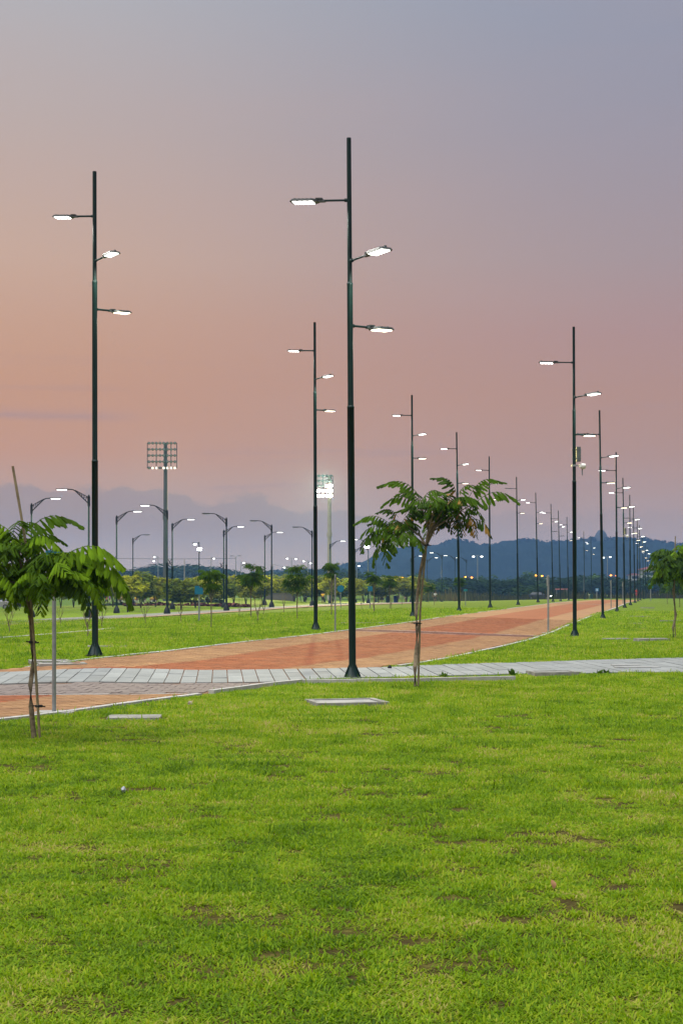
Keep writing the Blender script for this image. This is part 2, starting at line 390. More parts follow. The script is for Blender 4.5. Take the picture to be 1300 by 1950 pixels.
def build_ground():
    def spread(lo, hi, n, k):
        t = np.linspace(-1, 1, n); s = np.sinh(k*t)/np.sinh(k); return np.where(s < 0, -lo*s*-1*-1, hi*s)
    t = np.linspace(-1, 1, 171); xs = 1000*np.sinh(6.2*t)/np.sinh(6.2)
    ys = np.concatenate([[-80, -40, -15, -5], np.geomspace(1, 2100, 190)])
    gx, gy = np.meshgrid(xs, ys); z = gz(gx, gy)
    nx = len(xs); ny = len(ys)
    verts = np.stack([gx, gy, z], -1).reshape(-1, 3)
    idx = np.arange(nx*ny).reshape(ny, nx)
    faces = np.stack([idx[:-1, :-1], idx[:-1, 1:], idx[1:, 1:], idx[1:, :-1]], -1).reshape(-1, 4)
    me = bpy.data.meshes.new('lawn'); me.from_pydata(verts.tolist(), [], faces.tolist()); me.materials.append(M_lawn)
    me.polygons.foreach_set('use_smooth', [True]*len(faces)); me.update()
    return tag(link('lawn', me), kind='structure')
build_ground()

# ------------------------------------------------------------------ boulevard
UV = Vector((0.215, 0.9766, 0)); NV = Vector((0.9766, -0.215, 0))
def st(p): return (p[0]*UV[0] + p[1]*UV[1], p[0]*NV[0] + p[1]*NV[1])
def xy(s, t): return (s*UV[0] + t*NV[0], s*UV[1] + t*NV[1])
RE_PX = [(0,1374.6),(57,1367),(134,1358),(185,1350),(258,1340),(338,1330),(430,1318),(545,1302),(640,1285),(730,1273),(838,1258),(905,1243),
         (960,1231),(1003,1220),(1048,1205),(1100,1183),(1150,1165),(1172,1157.5),(1190,1149)]
LE_PX = [(0,1278),(110,1268),(250,1251),(400,1233),(470,1224),(560,1215),(640,1205),(733,1193),(811,1182),(867,1173),(923,1166),(970,1160),(1020,1153.5),(1055,1149),(1085,1146)]
re_ = sorted(st(at(*q)) for q in RE_PX); le_ = sorted(st(at(*q)) for q in LE_PX)
def tR(s): return np.interp(s, [q[0] for q in re_], [q[1] for q in re_])
_ls = [8.0, 20.0] + [q[0] for q in le_]; _lt = [le_[0][1]-3.5, le_[0][1]-1.6] + [q[1] for q in le_]
def tL(s): return np.interp(s, _ls, _lt)
# near end: the right edge keeps swinging to the left
_d0 = re_[0]; re_.insert(0, (_d0[0]-6, _d0[1]-2.4))
S0 = re_[0][0]; S1 = 215.0
BORDER = 1.6

# concrete footpath across the boulevard
TOP_PX = [(-260,1286),(0,1283),(100,1280),(300,1278),(600,1277),(750,1274),(900,1267),(1100,1261),(1300,1256),(1560,1250)]
BOT_PX = [(-260,1308),(0,1306),(300,1304),(540,1301),(600,1297),(700,1293.5),(800,1291),(900,1289),(1000,1286),(1100,1285),(1300,1283),(1560,1280)]
PAV_PX = [(-260,1329),(0,1327.5),(150,1326),(260,1325),(380,1322.5),(430,1319),(520,1305.5),(545,1301.5)]
def poly(px): 
    a = sorted((tuple(at(*q))[:2]) for q in px); return np.array([q[0] for q in a]), np.array([q[1] for q in a])
TX, TY = poly(TOP_PX); BX, BY = poly(BOT_PX); PX_, PY_ = poly(PAV_PX)
def topY(x): return np.interp(x, TX, TY)
def botY(x): return np.interp(x, BX, BY)
def pavY(x): return np.where(x < PX_[-1], np.interp(x, PX_, PY_), botY(x))
def in_cross(x, y, m=0.0): return (y > np.minimum(pavY(x), botY(x)) - m) & (y < topY(x) + m)
def in_boul(x, y, m=0.0):
    s = x*UV[0] + y*UV[1]; t = x*NV[0] + y*NV[1]
    return (s > S0) & (s < S1) & (t > tL(s) - m) & (t < tR(s) + m)
BAND = (49.4, 51.1)

boul = None
def build_boulevard():
    global boul
    NEAR = S0 + 0.105*math.ceil((72.0-S0)/0.105)      # where single bricks end and the far sheet begins
    ss = np.concatenate([np.arange(S0, 71.5, 1.0), [NEAR+.004, NEAR+3], np.arange(80, S1+3, 5.0)])
    def sheet(f0, f1, dz, sa, sb, name, m, parent=None, n=6):
        mb = MB(); q = ss[(ss >= sa) & (ss <= sb)]; rows = []
        for s in q:
            a, b = f0(s), f1(s); r = []
            for k in range(n+1):
                x, y = xy(s, a + (b-a)*k/n); r.append((x, y))
            rows.append(r)
        P = np.array(rows); z = gz(P[..., 0], P[..., 1]) + dz
        vs = np.dstack([P, z]).reshape(-1, 3).tolist(); w = n+1
        mb.raw(vs, [(i*w+j, i*w+j+1, (i+1)*w+j+1, (i+1)*w+j) for i in range(len(q)-1) for j in range(n)], 0, 0.5, True)
        return mb.build(name, m, parent)
    boul = sheet(tL, tR, 0.012, 0, 999, 'boulevard', M_sand); tag(boul, kind='structure')
    brick = mat('far_tan_brick', (0.325, 0.174, 0.074), 0.85, (0.27, 0.137, 0.060), 0.8)
    brick2 = mat('far_red_brick', (0.285, 0.085, 0.027), 0.85, (0.235, 0.068, 0.023), 0.8)
    sheet(lambda s: tL(s), lambda s: tR(s), 0.027, NEAR, 999, 'tan_paving', brick, boul)
    sheet(lambda s: tL(s)+BORDER, lambda s: tR(s)-BORDER, 0.032, NEAR, 999, 'red_paving', brick2, boul)
    mb = MB(); s = 137.0
    P = [xy(a, t) for a in (s, s+2.2) for t in np.linspace(tL(s)-.2, tR(s)+.2, 6)]
    mb.raw([(x, y, g(x, y)+0.040) for x, y in P], [(j, j+1, 6+j+1, 6+j) for j in range(5)])
    mb.build('grey_band', mat('far_grey_brick', (0.24, 0.19, 0.15), 0.85, (0.19, 0.15, 0.12), 0.8), boul)
    # bricks, laid in running bond across the way
    bl, bw, gap = 0.205, 0.105, 0.008
    V = []; MI = []; TN = []
    rows = np.arange(S0, NEAR, bw)
    C = []
    for i, s in enumerate(rows):
        a, b = tL(s), tR(s); ts = np.arange(a + (i % 2)*bl/2, b - bl, bl)
        C.append(np.stack([np.full(len(ts), s), ts], -1))
    C = np.concatenate(C)
    cs = C[:, 0] + bw/2; ct = C[:, 1] + bl/2
    X = cs*UV[0] + ct*NV[0]; Y = cs*UV[1] + ct*NV[1]
    keep = ~in_cross(X, Y, 0.06)
    lim = np.abs(X) < 0.245*Y + 3.0
    keep &= lim
    C = C[keep]; cs = cs[keep]; ct = ct[keep]; X = X[keep]; Y = Y[keep]
    n = len(C)
    red = (ct > tL(cs) + BORDER) & (ct < tR(cs) - BORDER)
    mi = np.where(red, 0, 1)
    mi = np.where((cs > BAND[0]) & (cs < BAND[1]), 2, mi)
    mi = np.where(((cs > BAND[1]) & (cs < BAND[1]+.25)) | ((cs > BAND[0]-.12) & (cs < BAND[0]) & (ct < tL(cs)+4)), 3, mi)
    tone = np.clip(0.5 + np.random.normal(0, 0.16, n), 0, 1)
    dz = 0.026 + np.random.uniform(0, 0.004, n)
    corners = []
    for a, b in ((gap/2, gap/2), (bw-gap/2, gap/2), (bw-gap/2, bl-gap/2), (gap/2, bl-gap/2)):
        s_ = C[:, 0] + a; t_ = C[:, 1] + b
        x_ = s_*UV[0] + t_*NV[0]; y_ = s_*UV[1] + t_*NV[1]; corners.append((x_, y_, gz(x_, y_)))
    vs = np.empty((n, 8, 3))
    for k, (x_, y_, z_) in enumerate(corners):
        vs[:, k] = np.stack([x_, y_, z_ + 0.005], -1); vs[:, k+4] = np.stack([x_, y_, z_ + dz], -1)
    base = np.arange(n)[:, None]*8
    fpat = np.array([(4,7,6,5),(0,4,5,1),(1,5,6,2),(2,6,7,3),(3,7,4,0)])
    fs = (base[:, :, None] + fpat[None]).reshape(-1, 4)
    me = bpy.data.meshes.new('bricks'); me.from_pydata(vs.reshape(-1, 3).tolist(), [], fs.tolist())
    for m in (M_red, M_tan, M_dkr, M_wht): me.materials.append(m)
    me.polygons.foreach_set('material_index', np.repeat(mi, 5).astype(np.int32))
    a = me.attributes.new('tone', 'FLOAT', 'FACE'); a.data.foreach_set('value', np.repeat(tone, 5))
    me.update()
    o = link('brick', me, boul); o['kind'] = 'stuff'
build_boulevard()

def kerb_line(name, pts, length, w, h0, h1, parent=None, maxn=400):
    """kerb stones set end to end along a polyline on the ground; each one a part"""
    P = [Vector((p[0], p[1], 0)) for p in pts]
    root = empty(name, (P[0].x, P[0].y, 0)); tag(root, kind='structure')
    acc = [0.0]
    for a, b in zip(P, P[1:]): acc.append(acc[-1] + (b-a).length)
    xs = np.array([p.x for p in P]); ys = np.array([p.y for p in P])
    d = 0.0; k = 0
    while d < acc[-1]-0.05 and k < maxn:
        e = min(d+length, acc[-1])
        a = Vector((np.interp(d, acc, xs), np.interp(d, acc, ys), 0)); b = Vector((np.interp(e-0.012, acc, xs), np.interp(e-0.012, acc, ys), 0))
        t = (b-a).normalized(); nn = Vector((-t.y, t.x, 0))*w/2
        mb = MB(); vs = []
        j = random.uniform(-.004, .004)
        for q, zz in ((0, h0), (1, h1)):
            for c in (a-nn, b-nn, b+nn, a+nn):
                vs.append((c.x - P[0].x, c.y - P[0].y, g(c.x, c.y) + zz + (j if q else 0)))
        mb.raw(vs, [(0,3,2,1),(4,5,6,7),(0,1,5,4),(1,2,6,5),(2,3,7,6),(3,0,4,7)])
        mb.build('kerbstone', M_kerb, root)
        d = e; k += 1
    return root
def edge_pts(fn, s0, s1, step, off):
    out = []
    for s in np.arange(s0, s1, step): out.append(xy(s, float(fn(s)) + off))
    return out
# boulevard edging
lp = [p for p in edge_pts(tL, 24, 180, 2.0, -0.06) if not in_cross(np.array(p[0]), np.array(p[1]), 0.0)]
kerb_line('left_kerb', lp, 1.6, 0.10, -0.05, 0.038)
sN = st(at(400, 1322.5))[0]; sF = st(at(735, 1272))[0]
kerb_line('near_kerb', edge_pts(tR, S0, sN, 0.8, 0.06), 1.0, 0.11, -0.05, 0.045)
kerb_line('right_kerb', edge_pts(tR, sF+0.4, 175, 2.0, 0.06), 1.6, 0.10, -0.05, 0.040)
# raised white kerb in front of the footpath
kp = [at(*q) for q in ((402,1323.5),(440,1318.5),(492,1311.5),(530,1306),(552,1303.5),(600,1302),(690,1301.5),(760,1301),(850,1299),(920,1297.5),(985,1296))]
kerb_line('path_kerb', kp, 0.95, 0.10, -0.08, 0.075)
# low concrete channel in the far lawn
kerb_line('drain_kerb', [at(*q) for q in ((2,1217),(60,1213),(120,1207.5),(170,1203),(212,1198.5))], 2.2, 0.30, -0.05, 0.05)

def build_footpath():
    xs = np.arange(-9.5, 17.5, 0.5)
    mb = MB(); vs = []; 
    for x in xs:
        for k in range(4):
            y = float(botY(x)) + (float(topY(x))-float(botY(x)))*k/3; vs.append((x, y, g(x, y)+0.010))
    mb.raw(vs, [(i*4+k, (i+1)*4+k, (i+1)*4+k+1, i*4+k+1) for i in range(len(xs)-1) for k in range(3)], 0, .5, True)
    fp = mb.build('footpath', mat('joint_soil', (0.165, 0.16, 0.14), 0.95, (0.12, 0.125, 0.10), 6.0)); tag(fp, kind='structure')
    w = 0.262; gap = 0.012; lean = -0.077
    k = 0
    for x0 in np.arange(-8.2, 15.6, w):
        ya, yb = float(botY(x0)), float(topY(x0)); D = yb-ya
        cuts = [0, 0.34 + (0.0 if k % 3 else 0.12), 0.67 + (0.06 if k % 2 else 0.0), 1.0]
        if x0 > 7.0: cuts = [0, 0.5 if k % 2 else 0.25, 1.0]
        for a, b in zip(cuts, cuts[1:]):
            mb = MB(); c = []
            for dx, f in ((gap/2, a), (w-gap/2, a), (w-gap/2, b), (gap/2, b)):
                x = x0+dx; y = float(botY(x)) + (float(topY(x))-float(botY(x)))*f + (gap/2 if f == a else -gap/2)
                x += lean*(y-ya); c.append((x, y))
            z = gz([q[0] for q in c], [q[1] for q in c]); h = 0.034 + random.uniform(-.003, .004)
            v = [(c[i][0], c[i][1], z[i]) for i in range(4)] + [(c[i][0], c[i][1], z[i]+h) for i in range(4)]
            mb.raw(v, [(4,5,6,7),(0,1,5,4),(1,2,6,5),(2,3,7,6),(3,0,4,7)], 0, min(1, max(0, random.gauss(.5, .10))))
            mb.build('slab', M_slab, fp)
        k += 1
    # grey pavers next to it
    xs = np.arange(-9.0, PX_[-1], 0.4); mb = MB(); vs = []
    for x in xs:
        for k in range(4):
            y = float(pavY(x)) + (float(botY(x))-float(pavY(x)))*k/3; vs.append((x, y, g(x, y)+0.008))
    mb.raw(vs, [(i*4+k, (i+1)*4+k, (i+1)*4+k+1, i*4+k+1) for i in range(len(xs)-1) for k in range(3)], 0, .5, True)
    pb = mb.build('paver_strip', mat('paver_joint', (0.10, 0.075, 0.06), 0.95, (0.07, 0.06, 0.045), 6.0)); tag(pb, kind='structure')
    pw, pd = 0.23, 0.36
    n = 0; r = 0
    for y0 in np.arange(21.0, 28.0, pd):
        for x0 in np.arange(-6.6 + (r % 2)*pw/2, 0, pw):
            xm, ym = x0+pw/2, y0+pd/2
            if pavY(np.array(xm))+.16 < ym < botY(np.array(xm))-.14 and abs(xm) < 0.235*ym and n < 298:
                mb = MB(); tk = -0.25*(y0-21)*0
                c = [(x0+.006, y0+.006), (x0+pw-.006, y0+.006), (x0+pw-.006+.02, y0+pd-.006), (x0+.006+.02, y0+pd-.006)]
                z = gz([q[0] for q in c], [q[1] for q in c]); h = 0.026 + random.uniform(-.003, .003)
                v = [(c[i][0], c[i][1], z[i]) for i in range(4)] + [(c[i][0], c[i][1], z[i]+h) for i in range(4)]
                mb.raw(v, [(4,5,6,7),(0,1,5,4),(1,2,6,5),(2,3,7,6),(3,0,4,7)], 0)
                mb.build('paver', M_gpav, pb); n += 1
        r += 1
    # flush edging between pavers and bricks
    kerb_line('paver_edge', [at(*q) for q in ((-60,1328.5),(0,1328.5),(150,1327),(260,1326),(380,1323.5))], 1.2, 0.07, -0.03, 0.034)
build_footpath()

# park path on the left, beyond the lawn
def ribbon(name, a_px, b_px, dz, m, parent=None):
    A = [at(*q) for q in a_px]; B = [at(*q) for q in b_px]
    mb = MB(); vs = []
    for i in range(len(A)-1):
        for k in range(8):
            t = k/8
            for u in (0, .5, 1):
                a = A[i].lerp(A[i+1], t); b = B[i].lerp(B[i+1], t); p = a.lerp(b, u); vs.append((p.x, p.y, g(p.x, p.y)+dz))
    p, q = A[-1], B[-1]
    for u in (0, .5, 1):
        r = p.lerp(q, u); vs.append((r.x, r.y, g(r.x, r.y)+dz))
    n = len(vs)//3
    mb.raw(vs, [(i*3+k, (i+1)*3+k, (i+1)*3+k+1, i*3+k+1) for i in range(n-1) for k in (0, 1)], 0, .5, True)
    return mb.build(name, m, parent)
PA = [(-120,1202),(0,1192.5),(100,1185.5),(200,1179.5),(320,1172.5),(430,1166),(520,1160),(600,1155),(700,1151),(800,1148.5)]
PB = [(-120,1193),(0,1185.5),(100,1179),(200,1174),(320,1167.5),(430,1161.5),(520,1156),(600,1151.5),(700,1148.5),(800,1146.8)]
pp = ribbon('park_path', PA, PB, 0.05, M_asph); tag(pp, kind='structure')
ribbon('path_edging', [(x, y+1.3) for x, y in PA], [(x, y+0.2) for x, y in PA], 0.06, M_pinkedge, pp)
# narrow trodden strips where the dark band runs on into the grass
dp = ribbon('trodden_path', [(1018,1217.5),(1060,1216),(1100,1213.5),(1145,1212)], [(1022,1213.5),(1062,1212),(1100,1210),(1145,1209.5)], 0.012, mat('trodden_soil', (0.24, 0.12, 0.06), 0.95, (0.16, 0.09, 0.04), 1.2)); tag(dp, kind='structure')
dp2 = ribbon('trodden_path', [(498,1219),(540,1218),(580,1216.5)], [(500,1215),(540,1214),(590,1212)], 0.012, MATS['trodden_soil']); tag(dp2, kind='structure')

# ------------------------------------------------------------------ lamps on the boulevard
def arm_mtx(az, tilt, h): return Matrix.Translation((0, 0, h)) @ Matrix.Rotation(az, 4, 'Z') @ Matrix.Rotation(-tilt, 4, 'Y')
def luminaire(root, az, tilt, h, r_pole, led, k=1.0):
    m = arm_mtx(az, tilt, h) @ Matrix.Scale(k, 4)
    mb = MB(); mb.tube([m @ Vector((r_pole*0.6, 0, 0)), m @ Vector((0.50, 0, 0))], 0.021, 8)
    mb.lathe([(0.034, -0.03), (0.034, 0.03)], 10, 0, m @ Matrix.Translation((r_pole+.012, 0, 0)) @ Matrix.Rotation(R(90), 4, 'Y'))
    mb.build('lamp_arm', M_pole, root)
    mb = MB()
    mb.prism([(0.44, -.035), (0.56, -.045), (0.60, -.10), (0.66, -.145), (1.04, -.145), (1.09, -.11), (1.09, .11), (1.04, .145), (0.66, .145), (0.60, .10), (0.56, .045), (0.44, .035)], -0.026, 0.016, 0, m, 0.10)
    mb.box((0.50, -.05, 0.014), (0.62, .05, 0.044), 0, m)
    for k in range(5): mb.box((0.68 + k*.075, -.11, 0.015), (0.70 + k*.075, .11, 0.026), 0, m)
    mb.lathe([(0.030, 0.014), (0.030, 0.045), (0.018, 0.052)], 8, 0, m @ Matrix.Translation((1.02, 0, 0)))
    head = mb.build('lamp_head', M_head, root)
    mb = MB()
    for k in range(4):
        x0 = 0.665 + k*0.098
        mb.prism([(x0, -.098), (x0+.078, -.098), (x0+.078, .098), (x0, .098)], -0.028, -0.042, 0, m, 0.12)
    mb.build('led_panel', led, head)
def make_lamp(heights=(8.85, 7.72, 6.53), collars=(5.0, 7.3), k=1.03):
    c1, c2 = collars
    root = empty('street_lamp')
    mb = MB(); mb.box((-.165, -.165, 0.012), (.165, .165, 0.034)); 
    mb.box((-.17, -.17, -0.02), (.17, .17, 0.010), 1)
    base = mb.build('base_plate', [M_black, mat('rusty_grout', (0.14, 0.06, 0.03), 0.9, (0.09, 0.05, 0.03), 20)], root)
    mb = MB()
    for a in range(4):
        m = Matrix.Rotation(a*math.pi/2, 4, 'Z')
        mb.prism([(0.05, 0.034), (0.155, 0.034), (0.155, 0.05), (0.068, 0.265), (0.05, 0.265)], -0.006, 0.006, 0, m @ Matrix.Rotation(R(90), 4, 'X'))
    mb.lathe([(0.150, 0.036), (0.140, 0.05), (0.066, 0.262)], 4, 0, Matrix.Rotation(R(45), 4, 'Z'))
    mb.build('base_flare', M_pole, root)
    mb = MB(); mb.lathe([(0.066, 0.03), (0.064, c1), (0.067, c1), (0.067, c1+.03), (0.055, c1+.05)], 14); mb.build('lower_tube', M_pole, root)
    mb = MB(); mb.lathe([(0.055, c1), (0.053, c2-.03), (0.056, c2-.02), (0.056, c2+.01), (0.044, c2+.03)], 14); mb.build('middle_tube', M_pole, root)
    mb = MB(); mb.lathe([(0.044, c2), (0.042, 10.0)], 12); mb.build('upper_tube', M_pole, root)
    luminaire(root, R(165), R(3), heights[0], 0.044, M_led, k)
    luminaire(root, R(-53), R(3), heights[1], 0.044, M_ledg, k)
    luminaire(root, R(47), R(3), heights[2], 0.055, M_ledw, k)
    return root
def set_leds(root, leds):
    k = 0
    for ch in root.children:
        if ch.name.startswith('lamp_head'):
            for c in ch.children:
                if leds[k] is not None:
                    c.data = c.data.copy(); c.data.materials[0] = leds[k]
            k += 1
KIND_A = ((8.85, 7.72, 6.53), (5.0, 7.3), 1.03); KIND_B = ((9.08, 8.15, 7.16), (4.0, 7.72), .84)
proto = {'A': [make_lamp(*KIND_A), False], 'B': [make_lamp(*KIND_B), False]}
NEARLED = (emission('near_white_led', (1.0, 0.98, 0.93), 9.0), emission('near_green_led', (0.94, 1.0, 0.88), 9.0), emission('near_warm_led', (1.0, 0.90, 0.66), 7.0))
def lamp_at(bx, by, tx, ty, label, group, scale=None, kind='A'):
    pr = proto[kind]
    if not pr[1]: o = pr[0]; pr[1] = True
    else: o = copy_tree(pr[0])
    o.scale = (1, 1, 1)
    if scale: Y = scale*10*F/(by-ty); o.scale = (scale,)*3
    else: Y = 10*F/(by-ty)
    p = px3(bx, by, Y); o.location = p
    o.rotation_euler = (0, math.atan2((tx-bx), (by-ty)), 0)
    return tag(o, label, 'street lamp', group)
G1 = 'tall three armed lamps along the red boulevard'
p0 = at(671, 1293); sc0 = p0.y*(1293-262)/F/10
big = lamp_at(671, 1293, 664, 262, 'tallest green lamp post, standing on the grass verge beside the concrete footpath', G1, sc0)
LL = ['near lamp post on the left lawn, rising behind the young staked tree']
for i in range(1, len(LEFT_ROW)): LL.append('%s lamp post from the camera along the left edge of the red boulevard' % ORD[i])
LROW = []
for b, l in zip(LEFT_ROW, LL): LROW.append(lamp_at(*b, l, G1, None, 'B'))
RL = ['near lamp post of the right row, carrying a grey cabinet and a camera']
for i in range(1, len(RIGHT_ROW)): RL.append('%s lamp post from the camera in the right hand row on the grass' % ORD[i])
RROW = []
for b, l in zip(RIGHT_ROW, RL): RROW.append(lamp_at(*b, l, G1))
set_leds(LROW[5], (M_ledoff, None, None)); set_leds(LROW[7], (None, None, M_ledoff)); set_leds(RROW[5], (M_ledoff, None, None)); set_leds(LROW[8], (M_ledoff, None, M_ledoff))
def lamp_beams(root, power, heads, k):
    for az, tilt, h, c in heads:
        m = arm_mtx(az, tilt, h)
        d = bpy.data.lights.new('lamp_beam', 'SPOT'); d.energy = power; d.spot_size = R(165); d.spot_blend = 0.5; d.shadow_soft_size = .12; d.color = c
        b = bpy.data.objects.new('lamp_beam', d); COL.objects.link(b); b.parent = root; b.location = m @ Vector((0.85*k, 0, -.085*k))
def heads_of(K): return [(a_, R(3), h_, c_) for a_, h_, c_ in zip((R(165), R(-53), R(47)), K[0], ((1.0, .97, .90), (.95, 1.0, .88), (1.0, .92, .74)))]
for o_ in [big] + RROW[:4]: lamp_beams(o_, 190, heads_of(KIND_A), 1.03)
for o_ in LROW[:4]: lamp_beams(o_, 190, heads_of(KIND_B), .84)
for o_ in (big, LROW[0], LROW[1], RROW[0]): set_leds(o_, NEARLED)
# cabinet and camera carried by two posts of the right row
def fit_post(root):
    mb = MB(); mb.box((0.07, -.10, 5.66), (0.20, .10, 6.13)); mb.box((-.075, -.04, 6.02), (0.07, .04, 6.05)); mb.box((-.075, -.04, 5.74), (0.07, .04, 5.77))
    for k in range(4): mb.box((0.20, -.08, 5.74 + k*.09), (0.215, .08, 5.77 + k*.09))
    mb.build('cabinet', mat('cabinet_grey', (0.075, 0.09, 0.09), 0.5, (0.05, 0.06, 0.06), 6), root)
    mb = MB(); mb.tube([(0.05, 0, 5.53), (0.26, 0, 5.53), (0.26, 0, 5.22)], 0.020, 8)
    mb.box((-.08, -.08, 5.50), (0.05, .08, 5.56))
    arm = mb.build('camera_bracket', M_steel, root)
    mb = MB(); mb.lathe([(0.03, 5.60), (0.085, 5.585), (0.095, 5.53), (0.085, 5.46), (0.05, 5.42)], 12, 0, Matrix.Translation((0.28, 0, 0)))
    mb.box((0.16, -.10, 5.47), (0.22, .04, 5.57))
    mb.build('surveillance_camera', M_white, root)
fit_post(RROW[0]); fit_post(RROW[3])

# ------------------------------------------------------------------ park lamps
M_parkled = emission('park_led', (0.97, 1.0, 0.92), 6.0)
def make_park_lamp(side, lit, lower):
    root = empty('park_lamp')
    mb = MB(); mb.lathe([(0.30, -0.05), (0.29, 0.18), (0.24, 0.40), (0.15, 0.58), (0.11, 0.66)], 10); mb.build('base', M_black, root)
    mb = MB(); mb.lathe([(0.10, 0.55), (0.095, 4.3), (0.10, 4.3), (0.10, 4.4), (0.075, 4.42), (0.062, PH)], 10); mb.lathe([(0.08, PH), (0.03, PH+.08)], 8); mb.build('pole', M_pole, root)
    s = side
    mb = MB()
    mb.tube([(0, 0, PH-.62), (s*.16, 0, PH-.42), (s*.98, 0, PH+.36), (s*1.15, 0, PH+.44), (s*1.5, 0, PH+.46)], 0.042, 6)
    mb.tube([(0, 0, PH-.12), (s*.98, 0, PH+.40)], 0.028, 6)
    for k in range(5):
        t = (k+.6)/5.4; a = Vector((s*(.16 + .8*t*.95), 0, PH-.42 + .78*t)); b = Vector((s*.98*t, 0, PH-.12 + .5*t))
        mb.tube([a, b], 0.026, 5)
        if k: mb.tube([a, pb], 0.02, 5)
        pb = b
    mb.lathe([(0.10, PH-.75), (0.10, PH-.05)], 8); mb.build('braced_arm', M_black, root)
    mb = MB(); y = 0.14
    mb.prism([(s*1.42, -.05), (s*1.55, -y), (s*2.25, -y), (s*2.32, -.09), (s*2.32, .09), (s*2.25, y), (s*1.55, y), (s*1.42, .05)][::(1 if s > 0 else -1)], PH+.43, PH+.50)
    h = mb.build('lamp_head', M_head, root)
    mb = MB(); a, b = sorted((s*1.58, s*2.24)); mb.box((a, -.12, PH+.385), (b, .12, PH+.432)); mb.build('led_panel', M_parkled if lit else M_ledoff, h)
    if lower:
        mb = MB(); mb.tube([(0, 0, 4.45), (-s*.14, 0, 4.6), (-s*.42, 0, 5.1)], 0.045, 6); mb.tube([(0, 0, 5.25), (-s*.42, 0, 4.62)], 0.03, 5); mb.tube([(0, 0, 4.9), (-s*.4, 0, 4.55)], 0.03, 5)
        mb.build('side_bracket', M_black, root)
    return root
G2 = 'curved arm lamps along the park path'
cache = {}
def park_copy(o, parent=None):
    c = o.copy(); COL.objects.link(c); c.parent = parent
    for ch in o.children:
        if ch.type == 'MESH': park_copy(ch, c)
    return c
order = sorted(range(len(PARK)), key=lambda i: PARK[i][0])
rank = {i: k for k, i in enumerate(order)}
PARKO = {}
for i, (bx, by, ty, side, lit, low) in enumerate(PARK):
    key = (side, lit, low)
    if key not in cache: cache[key] = o = make_park_lamp(*key)
    else: o = park_copy(cache[key])
    Y = PH*F/(by-ty); o.location = px3(bx, by, Y); o.rotation_euler = (0, 0, R(random.uniform(-8, 8)))
    tag(o, '%s from the left of the %s curved arm park lamps, head to the %s' % (ORD[rank[i]], 'lit' if lit else 'dark', 'left' if side < 0 else 'right'), 'street lamp', G2)
    PARKO[i] = o
    if lit and Y < 260:
        d = bpy.data.lights.new('park_beam', 'SPOT'); d.energy = 2000; d.spot_size = R(150); d.spot_blend = 0.6; d.shadow_soft_size = .2; d.color = (1.0, .95, .66)
        b_ = bpy.data.objects.new('park_beam', d); COL.objects.link(b_); b_.parent = o; b_.location = (side*1.9, 0, PH + .25)
for lit in (0, 1):       # number the lit ones and the dark ones apart
    for k, i in enumerate([j for j in order if PARK[j][4] == lit]):
        PARKO[i]['label'] = '%s from the left of the %s curved arm park lamps, its head pointing %s' % (ORD[k], 'lit' if lit else 'dark', 'left' if PARK[i][3] < 0 else 'right')
# floodlights clamped to two poles
def floodlight(px, py, Y, label):
    p = px3(px, py, Y); root = empty('floodlight', p)
    mb = MB(); mb.box((-.35, 0.0, -.22), (.35, .22, .22)); mb.tube([(0, .1, -.2), (0, .25, -.5)], .05, 6); mb.build('housing', M_head, root)
    mb = MB(); mb.box((-.31, -.05, -.19), (.31, -.005, .19)); mb.build('lens', emission('flood_white', (0.92, 0.98, 1.0), 40.0), root)
    tag(root, label, 'floodlight', 'white floodlights on poles'); return root
Yf = PH*F/(1149-1033)
floodlight(698.5, 1041, Yf-.2, 'glaring white floodlight clamped to the park lamp just right of the tallest lamp')
def far_pole(px, by, ty, Y, name, label, heads, m=M_steel, r=0.09, cat='street lamp', led=None, group='slim far lamp poles', drop=0.0):
    """slim pole with short arms; heads = list of (dx px, dy px) from the top"""
    p = px3(px, by, Y); k = Y/F; H = (by-ty)*k
    root = empty(name, p)
    mb = MB(); mb.lathe([(r*1.3, 0), (r*1.2, H*.3), (r*.7, H)], 8); mb.build('pole', m, root)
    for dx, dy in heads:
        a = Vector((dx*k, 0, H - dy*k)); s = 1 if dx >= 0 else -1
        mb = MB(); mb.tube([(0, 0, H-.1), (a.x*.5, 0, (H + a.z)/2+.05), a], r*.45, 5); mb.build('arm', m, root)
        mb = MB(); mb.box((min(a.x, a.x+s*.9), -.18, a.z), (max(a.x, a.x+s*.9), .18, a.z+.12)); hd = mb.build('lamp_head', M_head, root)
        if led:
            mb = MB(); mb.lathe([(.10, a.z-.26), (.26, a.z-.17), (.24, a.z-.003)], 10, 0, Matrix.Translation((a.x + s*.45, 0, 0))); mb.build('lens', led, hd)
    tag(root, label, cat, group); return root
M_farw = emission('far_white_lamp', (0.95, 1.0, 0.95), 7.0)
M_faro = emission('far_orange_lamp', (1.0, 0.30, 0.03), 9.0)
o = far_pole(379, 1150, 1032, 240, 'street_lamp', 'pole with a dim top lamp above a glaring floodlight, left of centre', [(-2, 3)], M_pole, led=M_farw)
floodlight(380, 1046, 239.4, 'glaring white floodlight on the pole behind the left lawn')
